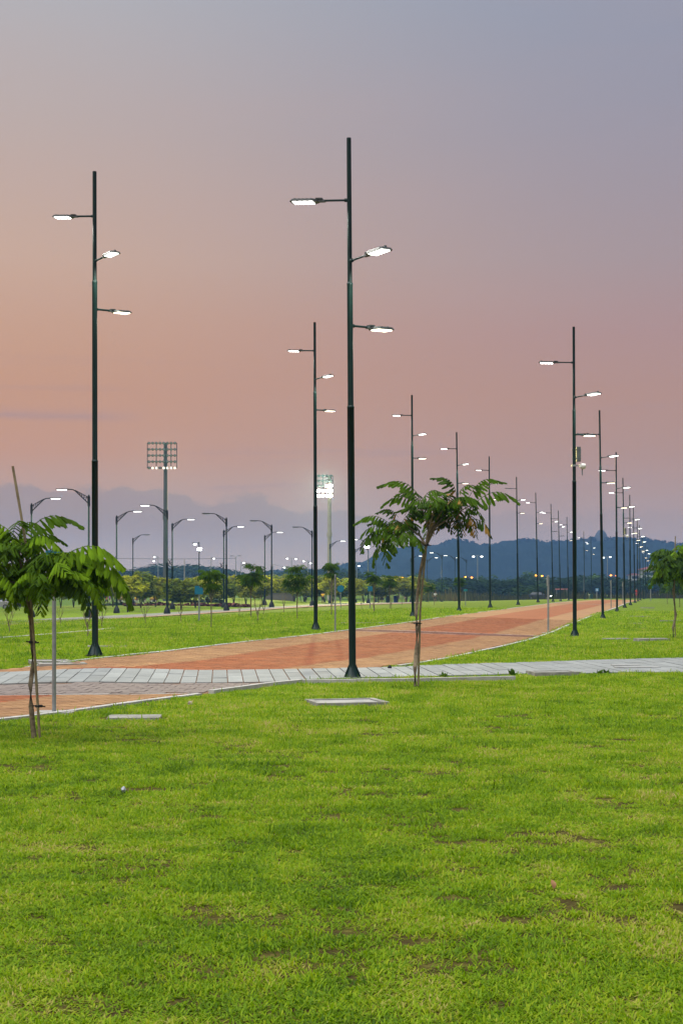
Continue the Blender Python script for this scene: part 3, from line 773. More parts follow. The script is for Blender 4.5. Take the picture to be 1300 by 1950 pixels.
for i, (px, by, ty, Y, hs, lab) in enumerate((
    (909, 1143, 1058, 350, [(-4, 1), (4, 1)], 'pale slim pole with two white lamps left of the boulevard, before the hill'),
    (1156, 1128, 1060, 400, [(-4, 1), (2, 0)], 'pale slim pole with two white lamps seen above the boulevard end'),
    (301, 1118, 1060, 420, [(-4, 0), (-5, 8)], 'pale pole with two white lamps left of the tall stadium mast'),
    (402, 1118, 1061, 430, [(2, 2)], 'pale pole with one small white lamp under the cable'),
    (449, 1112, 1060, 430, [(-5, -1), (4, -1)], 'pale unlit pole with a two armed top at the cable end'),
    (458, 1120, 1070, 420, [(3, 1)], 'short pole with a small white lamp right of the cable'),
    (520, 1120, 1074, 400, [(18, 6)], 'low curved lamp behind the young trees, its head pointing right'),
    (555, 1118, 1063, 420, [(-5, 0), (5, 1)], 'pale pole with two small lamps above the young trees'),
    (586, 1118, 1067, 420, [(-5, 1), (2, 5)], 'pole with two white lamps left of the boulevard lamp'),
    (679, 1125, 1070, 380, [(-1, 4), (1, 7)], 'small pole with white lamps just right of the tallest lamp'))):
    far_pole(px, by, ty, Y, 'street_lamp', lab, hs, M_steel, 0.10, led=None if 'unlit' in lab else M_farw)
for px, Y, d, lab in ((261, 360, 4, 'double orange lamp over the round shrubs at left'), (194, 340, 0.5, 'orange lamp behind the crown of the near staked tree'),
                      (760, 380, 3, 'double orange lamp behind the middle staked tree'), (892, 400, 2.5, 'double orange lamp above the dark trees, centre right'),
                      (1026, 420, 2.5, 'double orange lamp left of the boulevard end'), (1168, 420, 2, 'double orange lamp in the right hand row of posts')):
    by = HOR + (EYE + 1.0)/Y*F
    far_pole(px, by, 1098 if px < 900 else 1095, Y, 'sodium_lamp', lab, [(-d, 0), (d, 1)], mat('sodium_pole', (0.20, 0.15, 0.09), 0.7, (0.16, 0.12, 0.07), 4), 0.10, led=M_faro, group='orange sodium lamps')
# bare poles and the cable between them
mb = MB(); k = 430/F
pa, pb_ = px3(180, 1062.5, 430), px3(449, 1063, 430)
mb.tube([pa.lerp(pb_, t) - Vector((0, 0, 0.8*4*t*(1-t)*0.3)) for t in np.linspace(0, 1, 13)], 0.05, 5)
tag(mb.build('overhead_cable', M_black), 'thin overhead cable strung between the far pale poles', 'cable')
o = far_pole(351, 1115, 1065, 430, 'utility_pole', 'bare pale pole under the cable right of the stadium mast', [], mat('bare_pole', (0.30, 0.27, 0.22), 0.8, (0.25, 0.22, 0.18), 4), 0.13, cat='pole', group='bare poles')
o = far_pole(1111.5, 1139, 1090, 380, 'utility_pole', 'bare grey pole seen against the hill near the boulevard end', [], M_steel, 0.08, cat='pole', group='bare poles')

# ------------------------------------------------------------------ stadium floodlight masts
def mast(px, by, top, bottom, x0, x1, Y, lit_rows, label, led, pole_m, npx, lw=.85):
    k = Y/F; p = px3(px, by, Y); root = empty('floodlight_mast', p)
    H = (by-top)*k; Hb = (by-bottom)*k
    mb = MB(); mb.lathe([(npx*.62*k, 0), (npx*.5*k, Hb*.6), (npx*.42*k, H)], 12); mb.lathe([(npx*.66*k, Hb*.62), (npx*.66*k, Hb*.66)], 12); mb.build('pole', pole_m, root)
    a, b = (x0-px)*k, (x1-px)*k
    mb = MB(); rows = np.linspace(Hb, H, 5)
    for z in rows: mb.box((a, -.35-.07, z-.06), (b, -.35+.07, z+.06))
    for x in (a, a*.5, b*.5, b): mb.box((x-.06, -.43, Hb), (x+.06, -.29, H))
    mb.box((a, -.9, Hb-.1), (b, -.2, Hb-.03))
    rack = mb.build('rack', M_black, root)
    n = max(4, int((x1-x0)/6.5))
    for r, z in enumerate(rows):
        for i in range(n):
            x = a + (b-a)*(i+.5)/n
            m = Matrix.Translation((x, -.55, z + .05)) @ Matrix.Rotation(R(-62), 4, 'X')
            mb = MB(); mb.lathe([(0.08, 0.22), (0.18, 0.10), (0.27, -.10), (0.29, -.22)], 8, 0, m)
            h = mb.build('floodlight_head', M_black, rack)
            mb = MB(); mb.lathe([(0.29*lw, -.235), (0.26*lw, -.30), (0.12, -.33)], 10, 0, m)
            mb.build('lens', led if random.random() < lit_rows[r] else M_ledoff, rack)
    tag(root, label, 'floodlight mast', 'stadium floodlight masts'); return p, H
M_flood = emission('stadium_lamp', (1.0, 0.90, 0.70), 2.5)
M_flood2 = emission('stadium_lamp_bright', (1.0, 0.92, 0.74), 55.0)
p1, H1 = mast(315, 1152, 844, 891, 281, 337, 300, (.75, .12, .10, 0, 0.0), 'tall stadium floodlight mast with a square rack, mostly unlit, at left', M_flood, mat('mast_grey', (0.07, 0.075, 0.08), 0.6, (0.055, 0.06, 0.065), 2), 8.0)
p2, H2 = mast(627, 1150, 906, 944, 603, 634, 360, (1.0, 1.0, .45, 0, 0.0), 'stadium floodlight mast with blazing lower rows, beside the tallest lamp', M_flood2, mat('mast_cream', (0.40, 0.36, 0.28), 0.6, (0.34, 0.30, 0.23), 2), 7.5, 1.25)
def spot(name, loc, target, power, angle, col):
    d = bpy.data.lights.new(name, 'SPOT'); d.energy = power; d.spot_size = R(angle); d.spot_blend = 0.7; d.color = col; d.shadow_soft_size = 1.5
    o = bpy.data.objects.new(name, d); COL.objects.link(o); o.location = loc
    o.rotation_euler = (Vector(target)-Vector(loc)).to_track_quat('-Z', 'Y').to_euler(); return o
spot('stadium_beam', p1 + Vector((0, -4.5, H1-1)), (p1.x+2, p1.y-55, -1), 110000, 95, (1.0, 0.80, 0.30))
spot('stadium_beam', p2 + Vector((-1, -4.5, H2-1)), (p2.x-4, p2.y-110, -1), 900000, 58, (1.0, 0.86, 0.36))

# ------------------------------------------------------------------ fronds and trees
def frond_mesh(name, mats, seed, npair=9, L=0.72, pl=0.25, pw=0.092, ym=0.0, seg=4):
    rnd = random.Random(seed); mb = MB()
    def rach(t): return Vector((L*t*(1-.10*t*t), 0.04*math.sin(3*t + seed), 0.16*L*math.sin(math.pi*t*.8) - 0.34*L*t*t*t))
    mb.tube([rach(t) for t in np.linspace(0, 1, 6)], [.006, .0055, .005, .004, .003, .002], 4, 0)
    for i in range(npair):
        t = 0.16 + 0.82*i/(npair-1); b = rach(t)
        prof = math.sin(math.pi*min(1, .22 + .80*t))**.7
        for s in (-1, 1):
            if rnd.random() < .04: continue
            ln = pl*(.55 + .5*prof)*rnd.uniform(.85, 1.12); wd = pw*rnd.uniform(.8, 1.15)
            fw = .22 + .55*t*t + rnd.uniform(-.12, .12)
            d = Vector((fw, s*rnd.uniform(.55, .9), -.62 + rnd.uniform(-.3, .3))).normalized()
            side = d.cross(Vector((0, s*.35, 1))).normalized()*wd
            L_ = []; R_ = []; C_ = []
            for k in range(seg+1):
                u = k/seg; q = b + d*ln*u + Vector((0, 0, -.38*ln*u*u))
                wv = (.34 + .74*u if u < .8 else .93*(1-(u-.8)/.2*.62)) * (0.88 if k % 2 else 1.10)
                C_.append(q + Vector((0, 0, .012))); L_.append(q + side*.5*wv - Vector((0, 0, .012*wv))); R_.append(q - side*.5*wv - Vector((0, 0, .012*wv)))
            vs = L_ + C_ + R_; n = seg+1
            fs = [(k, k+1, n+k+1, n+k) for k in range(seg)] + [(n+k, n+k+1, 2*n+k+1, 2*n+k) for k in range(seg)]
            mb.raw(vs, fs, 1 if rnd.random() < ym else 0, min(1, max(0, rnd.gauss(.5, .24))))
    return mb.mesh(name, mats)
FR = [frond_mesh('frond', [M_frond, M_yleaf], 1, 9, .72, .20, .072, .0, 6), frond_mesh('frond', [M_frondb, M_yleaf], 2, 10, .74, .20, .072, .0, 6), frond_mesh('frond', [M_frondd, M_yleaf], 3, 9, .70, .20, .072, .02, 6),
      frond_mesh('frond', [M_frond, M_yleaf], 4, 11, .84, .20, .070, .0, 6), frond_mesh('frond', [M_frondd, M_yleaf], 5, 8, .55, .19, .066, .45, 6)]

def hero_tree(base_px, Y, trunk_px, branches, stake_px, label, fr_pick, seed, frond_scale=1.0, ties=(), per=8, rt=0.028, extra=()):
    """trunk_px: pixels up the trunk; branches: list of (pixels..., depth) limbs ending in a rosette of fronds"""
    rnd = random.Random(seed)
    base = px3(*base_px, Y); base.z = g(base.x, base.y)
    root = empty('young_tree', base)
    k = Y/F
    def loc(x, y, d=0.0): return Vector(((x-base_px[0])*k, d, (base_px[1]-y)*k))
    tp = [loc(x, y) for x, y in trunk_px]; tp[0].z = -0.05
    mb = MB(); mb.tube(tp, [rt*(1.15 - .45*i/(len(tp)-1)) for i in range(len(tp))], 9); mb.build('trunk', M_bark, root)
    if stake_px:
        sp = [loc(x, y, d) for x, y, d in stake_px]; sp[0].z = -0.05
        pts = []; 
        for a, b in zip(sp, sp[1:]):
            for t in np.linspace(0, 1, 6)[:-1]: pts.append(a.lerp(b, t))
        pts.append(sp[-1])
        mb = MB(); mb.tube(pts, [rt*.55*(1.12 if i % 3 == 0 else 1.0) for i in range(len(pts))], 7); mb.build('stake', M_bamboo, root)
    for x, y in ties:
        q = loc(x, y, .0); mb = MB(); mb.lathe([(rt*1.5, -.012), (rt*1.7, 0), (rt*1.5, .014)], 9, 0, Matrix.Translation(q)); mb.tube([q + Vector((-rt*2.6, -.01, .005)), q + Vector((rt*2.6, .01, -.005))], .007, 5); mb.build('tie', M_tie, root)
    fork = tp[-1]
    for br in branches:
        pts = [fork] + [loc(x, y, d) for x, y, d in br]
        mb = MB(); sm = []
        for a, b in zip(pts, pts[1:]):
            for t in (0, .33, .66): sm.append(a.lerp(b, t))
        sm.append(pts[-1])
        mb.tube(sm, [rt*.62*(1-.7*i/len(sm)) for i in range(len(sm))], 6); mb.build('branch', M_bark, root)
        tip = pts[-1]; off = rnd.uniform(0, 6.28)
        for j in range(per):
            a = off + j*2*math.pi/per + rnd.uniform(-.4, .4)
            f = link('frond', FR[fr_pick[rnd.randrange(len(fr_pick))]], root, tip.lerp(pts[-2], rnd.uniform(0, .8)))
            pitch = rnd.uniform(-.40, .60); sc = frond_scale*rnd.uniform(.75, 1.12)
            f.rotation_euler = Euler((rnd.uniform(-.3, .3), -pitch, a), 'XYZ'); f.scale = (sc, sc, sc)
    for (x, y, d, a, pitch, sc, m) in extra:
        f = link('frond', FR[m], root, loc(x, y, d)); f.rotation_euler = Euler((0, -pitch, a), 'XYZ'); f.scale = (sc,)*3
    return tag(root, label, 'tree', 'young staked trees on the grass')

YA = at(790, 1310).y
hero_tree((790,1310), YA, [(790,1310),(790,1270),(793,1235),(794,1195),(792,1170),(795,1130),(800,1090),(806,1060),(811,1040)],
    [[(797,1028,.0),(765,1012,.05),(735,1002,.05)], [(800,1020,.1),(775,1000,.15),(758,992,.2)], [(798,1030,-.1),(775,1020,-.25),(756,1024,-.3)],
     [(815,1005,.0),(806,975,.0),(795,950,.05)], [(818,1000,-.1),(825,975,-.15),(828,955,-.2)], [(822,1010,.05),(848,978,.05),(869,945,.0)],
     [(824,1008,-.05),(862,982,-.1),(902,958,-.1)], [(826,1010,.1),(856,995,.15),(884,986,.1)], [(818,1015,.1),(822,995,.3),(818,988,.35)], [(822,1005,0),(845,965,-.3),(855,958,-.4)]],
    [(796,1290,.05),(800,1160,.04),(812,1030,.02)], 'young tree with a tall bare trunk and spreading fronds beside the tallest lamp', (0, 0, 2, 2, 3, 4), 11, .68, [(793,1187),(811,1038)], 7,
    .033, [(869,944,0,2.6,.9,.75,2),(872,944,-.1,.6,.6,.6,0),(893,945,.1,.3,.65,.8,3),(905,957,0,-.05,.3,.95,0),(800,948,0,2.95,.55,.85,3),(795,960,.1,3.2,.25,.8,0),(758,985,0,2.7,.5,.55,2),
     (745,1000,0,3.05,.3,.72,3),(735,1008,0,3.3,.0,.60,0),(745,1012,.1,3.6,-.25,.9,2),(760,1022,0,3.9,-.75,.8,2),(752,1026,-.1,2.9,-.6,.7,3),(884,990,0,-.4,-.25,.9,4),(878,992,.1,-.9,-.4,.75,4),(815,985,.3,1.0,-.7,.6,4)])
YB = at(66, 1408).y
hero_tree((66,1408), YB, [(66,1408),(62,1380),(59,1345),(58,1305),(62,1275),(62,1235),(59,1190),(55,1155),(49,1126)],
    [[(36,1100,.05),(22,1070,.0),(5,1050,.05)], [(45,1090,-.05),(40,1060,-.1),(45,1035,-.1)], [(60,1110,.0),(85,1080,-.1),(110,1062,-.15)], [(30,1110,-.1),(5,1100,-.25),(-25,1090,-.3)],
     [(62,1112,.1),(95,1085,.2),(135,1072,.25)], [(40,1085,.1),(30,1045,.1),(20,1025,.15)], [(60,1115,-.1),(90,1105,-.3),(120,1095,-.4)], [(30,1090,.2),(-20,1060,.3),(-50,1050,.35)], [(64,1105,.0),(110,1080,.05),(155,1078,.05)], [(66,1122,.05),(105,1112,.1),(145,1108,.15)], [(60,1125,-.1),(85,1122,-.25),(110,1120,-.3)], [(40,1118,-.1),(15,1118,-.2),(-10,1115,-.25)], [(66,1115,-.05),(120,1095,-.15),(165,1098,-.2)]],
    [(77,1408,-.02),(66,1230,-.03),(58,1110,-.03),(48,1020,-.03),(25,888,-.02)], 'young tree with bright green fronds tied to a tall bamboo stake, far left', (1, 1, 1, 0, 3, 0), 5, .64, [(62,1223),(74,1345)], 9, .026,
    [(45,1018,0,0,.45,.85,0),(30,1020,0,3.0,.3,.8,1),(120,1060,-.1,-.15,.1,.95,1),(140,1075,0,-.35,-.1,.95,1),(150,1085,.1,-.1,-.3,.95,0),(110,1100,-.2,-.5,-.35,.85,2)])
YC = at(1283, 1218).y
hero_tree((1283,1218), YC, [(1282,1218),(1281,1195),(1287,1170),(1284,1150),(1281,1125),(1283,1095)],
    [[(1280,1080,.1),(1272,1068,.15)], [(1284,1075,-.1),(1283,1046,-.1)], [(1286,1088,.1),(1296,1090,.3)], [(1280,1095,.1),(1270,1092,.3)], [(1284,1060,.1),(1290,1052,.2)], [(1290,1085,.1),(1302,1075,.3)], [(1278,1085,-.1),(1268,1075,-.3)], [(1288,1080,-.1),(1300,1065,-.25)]],
    [(1286,1218,.04),(1284,1130,.03),(1285.5,1021,.0)], 'young staked tree standing alone on the right lawn at the frame edge', (0, 2, 3, 1), 21, 1.05, (), 8, .03)

# simple prototypes for the trees further off
def clump_crown(name, m, seed, K=26, Mq=26, leaf=.075, flat=1.0, spread=1.0):
    rnd = random.Random(seed); mb = MB()
    for i in range(K):
        while True:
            c = Vector((rnd.uniform(-1, 1), rnd.uniform(-1, 1), rnd.uniform(-1, 1)))
            if .25 < c.length < 1: break
        c = Vector((c.x*.78*spread, c.y*.78*spread, c.z*.62*flat)); r = rnd.uniform(.20, .38); ct = rnd.gauss(.5, .2)
        for j in range(Mq):
            d = Vector((rnd.gauss(0, 1), rnd.gauss(0, 1), rnd.gauss(0, 1))).normalized()*r*rnd.uniform(.55, 1.05); d.z *= .75
            q = c + d; n = (d.normalized() + Vector((rnd.uniform(-.6, .6), rnd.uniform(-.6, .6), rnd.uniform(.1, 1.7)))).normalized()
            a = n.orthogonal().normalized(); b = n.cross(a); t = rnd.uniform(0, 6.28); a, b = a*math.cos(t) + b*math.sin(t), b*math.cos(t) - a*math.sin(t)
            s = leaf*rnd.uniform(.6, 1.4)
            mb.raw([q - a*s, q - b*s*.6, q + a*s, q + b*s*.6], [(0, 1, 2, 3)], 0, min(1, max(0, ct + rnd.gauss(0, .12))))
    return mb.mesh(name, m)
CR = {'shrub': [clump_crown('crown', M_shrub, 31, 42, 52, .085), clump_crown('crown', M_shruby, 32, 42, 52, .085), clump_crown('crown', M_shruby, 33, 40, 52, .085)],
      'far': [clump_crown('crown', M_farleaf, 41, 44, 50, .10), clump_crown('crown', M_farleaf, 42, 40, 52, .10), clump_crown('crown', M_farleaf2, 43, 42, 46, .075)]}
def umbrella_crown(seed):
    rnd = random.Random(seed); me = [frond_mesh('f', [M_frond], seed + 5, 6, .9, .3, .11, 0, 2), frond_mesh('f', [M_frondb], seed + 6, 6, .9, .3, .11, 0, 2)]
    mb = MB()
    for r in range(13):
        a = rnd.uniform(0, 6.28); rr = rnd.uniform(.05, .55); c = Vector((rr*math.cos(a), rr*math.sin(a), rnd.uniform(-.55, .62) - rr*.25))
        for j in range(7):
            M = Matrix.Translation(c) @ Euler((rnd.uniform(-.3, .3), -rnd.uniform(-.2, .5), rnd.uniform(0, 6.28))).to_matrix().to_4x4() @ Matrix.Scale(rnd.uniform(.55, .8), 4)
            src = me[rnd.randrange(2)]; tn = min(1, max(0, rnd.gauss(.5, .25)))
            mb.raw([M @ v.co for v in src.vertices], [tuple(p.vertices) for p in src.polygons], 0 if src is me[0] else 1, tn)
    return mb.mesh('crown', [M_frondd, M_frond])
UM = [umbrella_crown(3), umbrella_crown(9), umbrella_crown(14)]
TRUNKS = []
for sd in range(4):
    rnd = random.Random(sd); mb = MB()
    if sd < 2:
        mb.tube([(0, 0, -.05), (.02, .01, .35), (-.01, 0, .7), (.01, 0, 1.0)], [.045, .04, .032, .02], 6)
        for k in range(3): a = k*2.1 + sd; mb.tube([(0, 0, .62), (.14*math.cos(a), .14*math.sin(a), .85), (.25*math.cos(a), .25*math.sin(a), 1.1)], [.022, .018, .01], 5)
    else:
        for k in range(3 + sd % 2):
            a = k*2.0 + sd; c, s_ = math.cos(a), math.sin(a); mb.tube([(0, 0, -.05), (.07*c, .07*s_, .3), (.16*c, .16*s_, .65), (.3*c, .3*s_, 1.05)], [.04, .034, .026, .014], 5)
    TRUNKS.append(mb.mesh('trunk', M_bark2 if sd >= 2 else M_bark))
def tree(name, label, group, px, by, top, wpx, crown_bottom, crown, trunk, Y=None, thin=1.0, cat='tree', rz=None):
    if Y is None: p = at(px, by); Y = p.y
    else: p = px3(px, by, Y)
    k = Y/F; root = empty(name, p, random.uniform(0, 6.28) if rz is None else rz)
    hb = (by-crown_bottom)*k; ht = (by-top)*k; w = wpx*k/2
    t = link('trunk', trunk, root); th = hb + (ht-hb)*.35; tw = th*thin*.9; t.scale = (tw, tw, th)
    c = link('crown', crown, root, (0, 0, (hb+ht)/2)); cw = w/.92; c.scale = (cw, cw, (ht-hb)/2/.78)
    return tag(root, label, cat, group)
# young trees with umbrella crowns on the far lawn: px, base, top, width, crown bottom
YT = [(402,1196,1080,58,1140),(478,1178,1066,64,1120),(566,1180,1072,56,1128),(631,1172,1068,40,1112),(712,1166,1084,38,1112),(742,1158,1093,40,1120),(876,1152,1097,34,1122),(816,1149,1108,30,1128)]
for i, (px, by, tp, w, cb) in enumerate(YT):
    tree('young_tree', '%s from the left of the thin trunked young trees on the far lawn' % ORD[i], 'young trees on the far lawn', px, by, tp, w, cb, UM[i % 3], TRUNKS[i % 2], thin=.45)
# right edge row behind the third staked tree
for i, (px, by, tp, w, cb) in enumerate([(1294,1156,1078,66,1134),(1270,1150,1092,38,1130),(1318,1150,1076,50,1122)]):
    tree('young_tree', '%s low bushy young tree behind the staked tree on the right lawn' % ['large', 'small', 'cut off'][i], 'young trees at the right edge', px, by, tp, w, cb, UM[(i+1) % 3], TRUNKS[i % 2], thin=.5)
# round many stemmed shrubs beyond the park path
SH = [(-5,1160,1098,40),(38,1158,1112,34),(62,1158,1108,30),(190,1160,1092,44),(243,1166,1098,46),(268,1158,1094,44),(296,1156,1106,34),(345,1162,1108,46),(372,1158,1106,40),(420,1154,1106,42),(445,1152,1104,40),
      (468,1154,1110,38),(500,1152,1104,40),(535,1150,1100,44),(560,1150,1106,34),(598,1150,1102,40),(618,1150,1106,36),(634,1149,1105,34),(664,1149,1108,36),(692,1149,1108,36),(757,1148,1102,48),(790,1147,1106,40),(90,1156,1106,38),(116,1158,1102,40),(140,1157,1108,38),(215,1156,1102,38),(320,1156,1104,38),(396,1154,1108,38),(484,1151,1108,36),(520,1150,1106,38),(579,1150,1106,36),(648,1149,1108,32),(720,1148,1108,36),(738,1148,1106,36),(774,1147,1108,32)]
for i, (px, by, tp, w) in enumerate(sorted(SH)):
    tree('round_tree', '%s from the left of the round low trees beyond the park path' % ORD[i], 'round low trees beyond the park path', px, by, tp-9, w*1.7, by-(by-tp)*.26, CR['shrub'][i % 3], TRUNKS[2 + i % 2], Y=at(px, by).y if by > 1151 else 225 + (i*7) % 30, thin=.8)
# bare saplings with thin forked stems
SAP = []
for sd in range(3):
    rnd = random.Random(50+sd); mb = MB()
    mb.tube([(0, 0, -.03), (.03, 0, .15), (-.01, .02, .3), (.02, 0, .42)], [.020, .018, .016, .013], 5)
    for k in range(4):
        a = k*1.7 + sd; c, s_ = math.cos(a), math.sin(a)
        mb.tube([(.0, 0, .2 + .06*k), (.12*c, .06*s_, .5 + .03*k), (.2*c, .1*s_, 1.0)], [.012, .009, .005], 4)
        mb.tube([(.12*c, .06*s_, .5 + .03*k), (.26*c, .1*s_, .75)], [.007, .004], 4)
    SAP.append(mb.mesh('stem', M_bark))
sapl = [(17,1208,62),(166,1214,70),(115,1192,38),(195,1196,50),(276,1190,46),(344,1186,40),(456,1176,36),(490,1186,52),(502,1173,34),(540,1168,40),(688,1160,26),(711,1166,30),(745,1162,32),(827,1153,26),(765,1153,22)]
for i, (px, by, h) in enumerate(sapl):
    p = at(px, by); o = link('sapling', SAP[i % 3], None, p); s = h*p.y/F; o.scale = (s, s, s); o.rotation_euler = (0, 0, random.uniform(0, 6.28))
    tag(o, '%s from the left of the thin bare saplings on the far lawn' % ORD[sorted(range(len(sapl)), key=lambda q: sapl[q][0]).index(i)], 'sapling', 'bare saplings on the far lawn')
# dark trees at the far end, before the hill: px, base row, top row, width, Y
FT = [(572,1135,1094,60,330),(606,1130,1090,50,380),(650,1130,1090,56,380),(690,1130,1092,60,390),(735,1132,1096,60,400),(790,1132,1090,50,420),(826,1136,1104,44,330),(850,1134,1100,40,390),(872,1136,1112,36,330),(898,1138,1100,40,320),(925,1136,1094,46,380),
      (950,1138,1104,46,330),(968,1138,1106,44,320),(990,1136,1100,40,380),(1010,1134,1087,58,420),(1038,1136,1104,44,380),(1062,1136,1100,50,380),(1085,1136,1100,46,390),(1108,1136,1094,50,400),(1132,1134,1091,64,410),(1160,1136,1098,50,400),(1185,1136,1102,46,390),
      (1206,1136,1108,40,380),(1252,1132,1090,60,420),(1272,1132,1086,56,430),(1294,1134,1088,50,400),(1230,1136,1108,36,390),(1020,1138,1112,40,300),(1000,1138,1114,40,300)]
for i, (px, by, tp, w, Y) in enumerate(FT):
    tree('dense_tree', '%s from the left of the dark bushy trees below the blue hill' % ORD[sorted(range(len(FT)), key=lambda q: FT[q][0]).index(i)], 'dark trees below the hill', px, HOR + 2.6/Y*F, tp, w*1.6, HOR + 2.6/Y*F - 5, CR['far'][(i*2 + i//3) % 3], TRUNKS[2 + i % 2], Y=Y, thin=.6)
# blue-grey wood behind the left lawn
WT = [(225,1093,50),(262,1096,50),(285,1088,60),(318,1084,70),(352,1082,66),(385,1086,50),(412,1088,50),(440,1096,50),(470,1100,50),(505,1096,56),(540,1098,56),(578,1092,60),(610,1094,50),(190,1096,60),(150,1096,60),(110,1098,60),(70,1098,60),(30,1098,60),(-10,1098,60),(645,1090,60)]
for i, (px, tp, w) in enumerate(WT):
    Y = 620 + (i*37) % 90
    tree('dense_tree', '%s from the left of the blue grey trees behind the shrubs' % ORD[sorted(range(len(WT)), key=lambda q: WT[q][0]).index(i)], 'blue grey trees on the left skyline', px, HOR + 2.6/Y*F, tp-9, w*1.9, 1126, CR['far'][i % 2], TRUNKS[2], Y=Y, thin=.5)

# hedges
def hedge(name, label, pts, Y, h, w, m):
    rnd = random.Random(len(label)); mb = MB()
    a = px3(*pts[0], Y); b = px3(*pts[1], Y); L = (b-a).length; a.z = g(a.x, a.y)
    n = int(L*60)
    for i in range(n):
        t = rnd.random(); p = Vector((t*(b.x-a.x), rnd.uniform(-w/2, w/2), rnd.uniform(-.1, h)*(.8 + .3*math.sin(t*L*1.7) + .15*math.sin(t*L*5))))
        nn = Vector((rnd.gauss(0, 1), rnd.gauss(0, 1), rnd.gauss(0, 1))).normalized(); u = nn.orthogonal(); v = nn.cross(u); s = rnd.uniform(.08, .2)
        mb.raw([p-u*s, p-v*s, p+u*s, p+v*s], [(0, 1, 2, 3)], 0, rnd.random())
    return tag(mb.build(name, m, None, a), label, 'hedge', 'low hedges by the playing field')
hedge('hedge', 'low dark green hedge behind the left park lamps', [(160,1157),(330,1157)], 190, .42, 1.2, M_hedge)
hedge('hedge', 'low dark red hedge row behind the park path', [(235,1158),(475,1154)], 182, .32, .8, M_hedger)
hedge('hedge', 'dark green hedge under the round trees beside the blue sign', [(330,1155),(425,1154)], 200, .55, 1.0, M_hedge)
# dry reeds along the far end
def reeds():
    rnd = random.Random(4); mb = MB()
    for i in range(5200):
        px = rnd.uniform(800, 1330); Y = rnd.uniform(285, 320); x = (px-650)/F*Y; h = (rnd.uniform(.3, 1.2) if rnd.random() < .8 else rnd.uniform(1, 2.0))*(0.85 + .2*math.sin(px*.031) + .12*math.sin(px*.17))
        z = -0.75; a = rnd.uniform(-.25, .25); w = rnd.uniform(.04, .11)
        mb.raw([(x-w, Y, z), (x+w, Y+.03, z), (x+a+w*.6, Y, z+h), (x+a*1.5, Y, z+h*1.15), (x+a-w*.6, Y, z+h)], [(0, 1, 2, 3, 4)], 0, rnd.random())
    return tag(mb.build('dry_reeds', M_dry), 'brown dry reeds along the far edge of the lawn', 'reeds', kind='stuff')
reeds()

# ------------------------------------------------------------------ hill, dome and far buildings
HP = [(-900,1112),(-300,1108),(200,1104),(420,1102),(480,1094),(520,1088),(560,1084),(600,1088),(640,1080),(665,1074),(690,1076),(712,1064),(740,1050),(780,1046),(815,1044),(835,1040),(862,1032),(880,1036),(905,1040),(935,1042),(965,1036),(1000,1031),(1035,1036),
      (1060,1034),(1100,1030),(1130,1028),(1165,1028),(1200,1031),(1240,1033),(1262,1038),(1300,1040),(1420,1050),(1700,1075),(2000,1100)]
def build_hill():
    Y0, Y1 = 1180.0, 1750.0; YR = 1450.0
    px = np.linspace(-900, 2000, 640); prof = np.interp(px, [q[0] for q in HP], [q[1] for q in HP])
    ridge = (HOR-prof)/F*YR + EYE
    X = (px-650)/F*YR
    rng = np.random.RandomState(3)
    ys = np.concatenate([np.linspace(Y0, YR, 34), np.linspace(YR+12, Y1, 12)])
    def fractal(shape, cells):
        out = np.zeros(shape)
        for (a, b), amp in cells:
            G = rng.rand(b+2, a+2); u = np.linspace(0, a, shape[1]); v = np.linspace(0, b, shape[0])
            iu = u.astype(int); iv = v.astype(int); fu = u-iu; fv = v-iv
            fu = fu*fu*(3-2*fu); fv = fv*fv*(3-2*fv)
            q = (G[np.ix_(iv, iu)]*(1-fu)+G[np.ix_(iv, iu+1)]*fu)*(1-fv)[:, None] + (G[np.ix_(iv+1, iu)]*(1-fu)+G[np.ix_(iv+1, iu+1)]*fu)*fv[:, None]
            out += (q-.5)*amp
        return out
    nz = fractal((len(ys), len(px)), [((60, 6), 5.0), ((170, 14), 3.2), ((330, 30), 2.6)])
    t = np.where(ys <= YR, (ys-Y0)/(YR-Y0), 1-(ys-YR)/(Y1-YR))
    sh = np.sin(np.clip(t, 0, 1)*math.pi/2)**.8
    Z = -2.0 + (ridge[None]+2.0)*sh[:, None] + nz*np.clip(ridge[None]/25, .1, 1)*np.clip(sh*2, 0, 1)[:, None]
    vs = np.stack([np.broadcast_to(X[None]*1.0, Z.shape), np.broadcast_to(ys[:, None], Z.shape), Z], -1).reshape(-1, 3)
    nx = len(px); idx = np.arange(len(ys)*nx).reshape(len(ys), nx)
    fs = np.stack([idx[:-1, :-1], idx[:-1, 1:], idx[1:, 1:], idx[1:, :-1]], -1).reshape(-1, 4)
    me = bpy.data.meshes.new('hill'); me.from_pydata(vs.tolist(), [], fs.tolist()); me.materials.append(M_hill); me.update()
    tag(link('hill', me), kind='structure')
    # tree crowns that stand up from the ridge
    rnd = random.Random(8); mb = MB()
    for i in range(420):
        p = rnd.uniform(480, 1420); y = YR + rnd.uniform(-60, 8); x = (p-650)/F*YR
        z = (HOR-np.interp(p, [q[0] for q in HP], [q[1] for q in HP]))/F*YR + EYE - (YR-y)*.02
        r = rnd.uniform(1.5, 4.2)*min(1, max(.35, z/30))
        for j in range(14):
            d = Vector((rnd.gauss(0, 1), rnd.gauss(0, 1), rnd.gauss(0, .8))).normalized()*r*rnd.uniform(.4, 1); q = Vector((x, y, z)) + d
            n = d.normalized(); u = n.orthogonal().normalized()*r*.45; v = n.cross(u)
            mb.raw([q-u, q-v, q+u, q+v], [(0, 1, 2, 3)], 0, rnd.random())
    tag(mb.build('woodland', M_hill), 'dark woodland along the crest of the blue hill', 'woodland', kind='stuff')
build_hill()
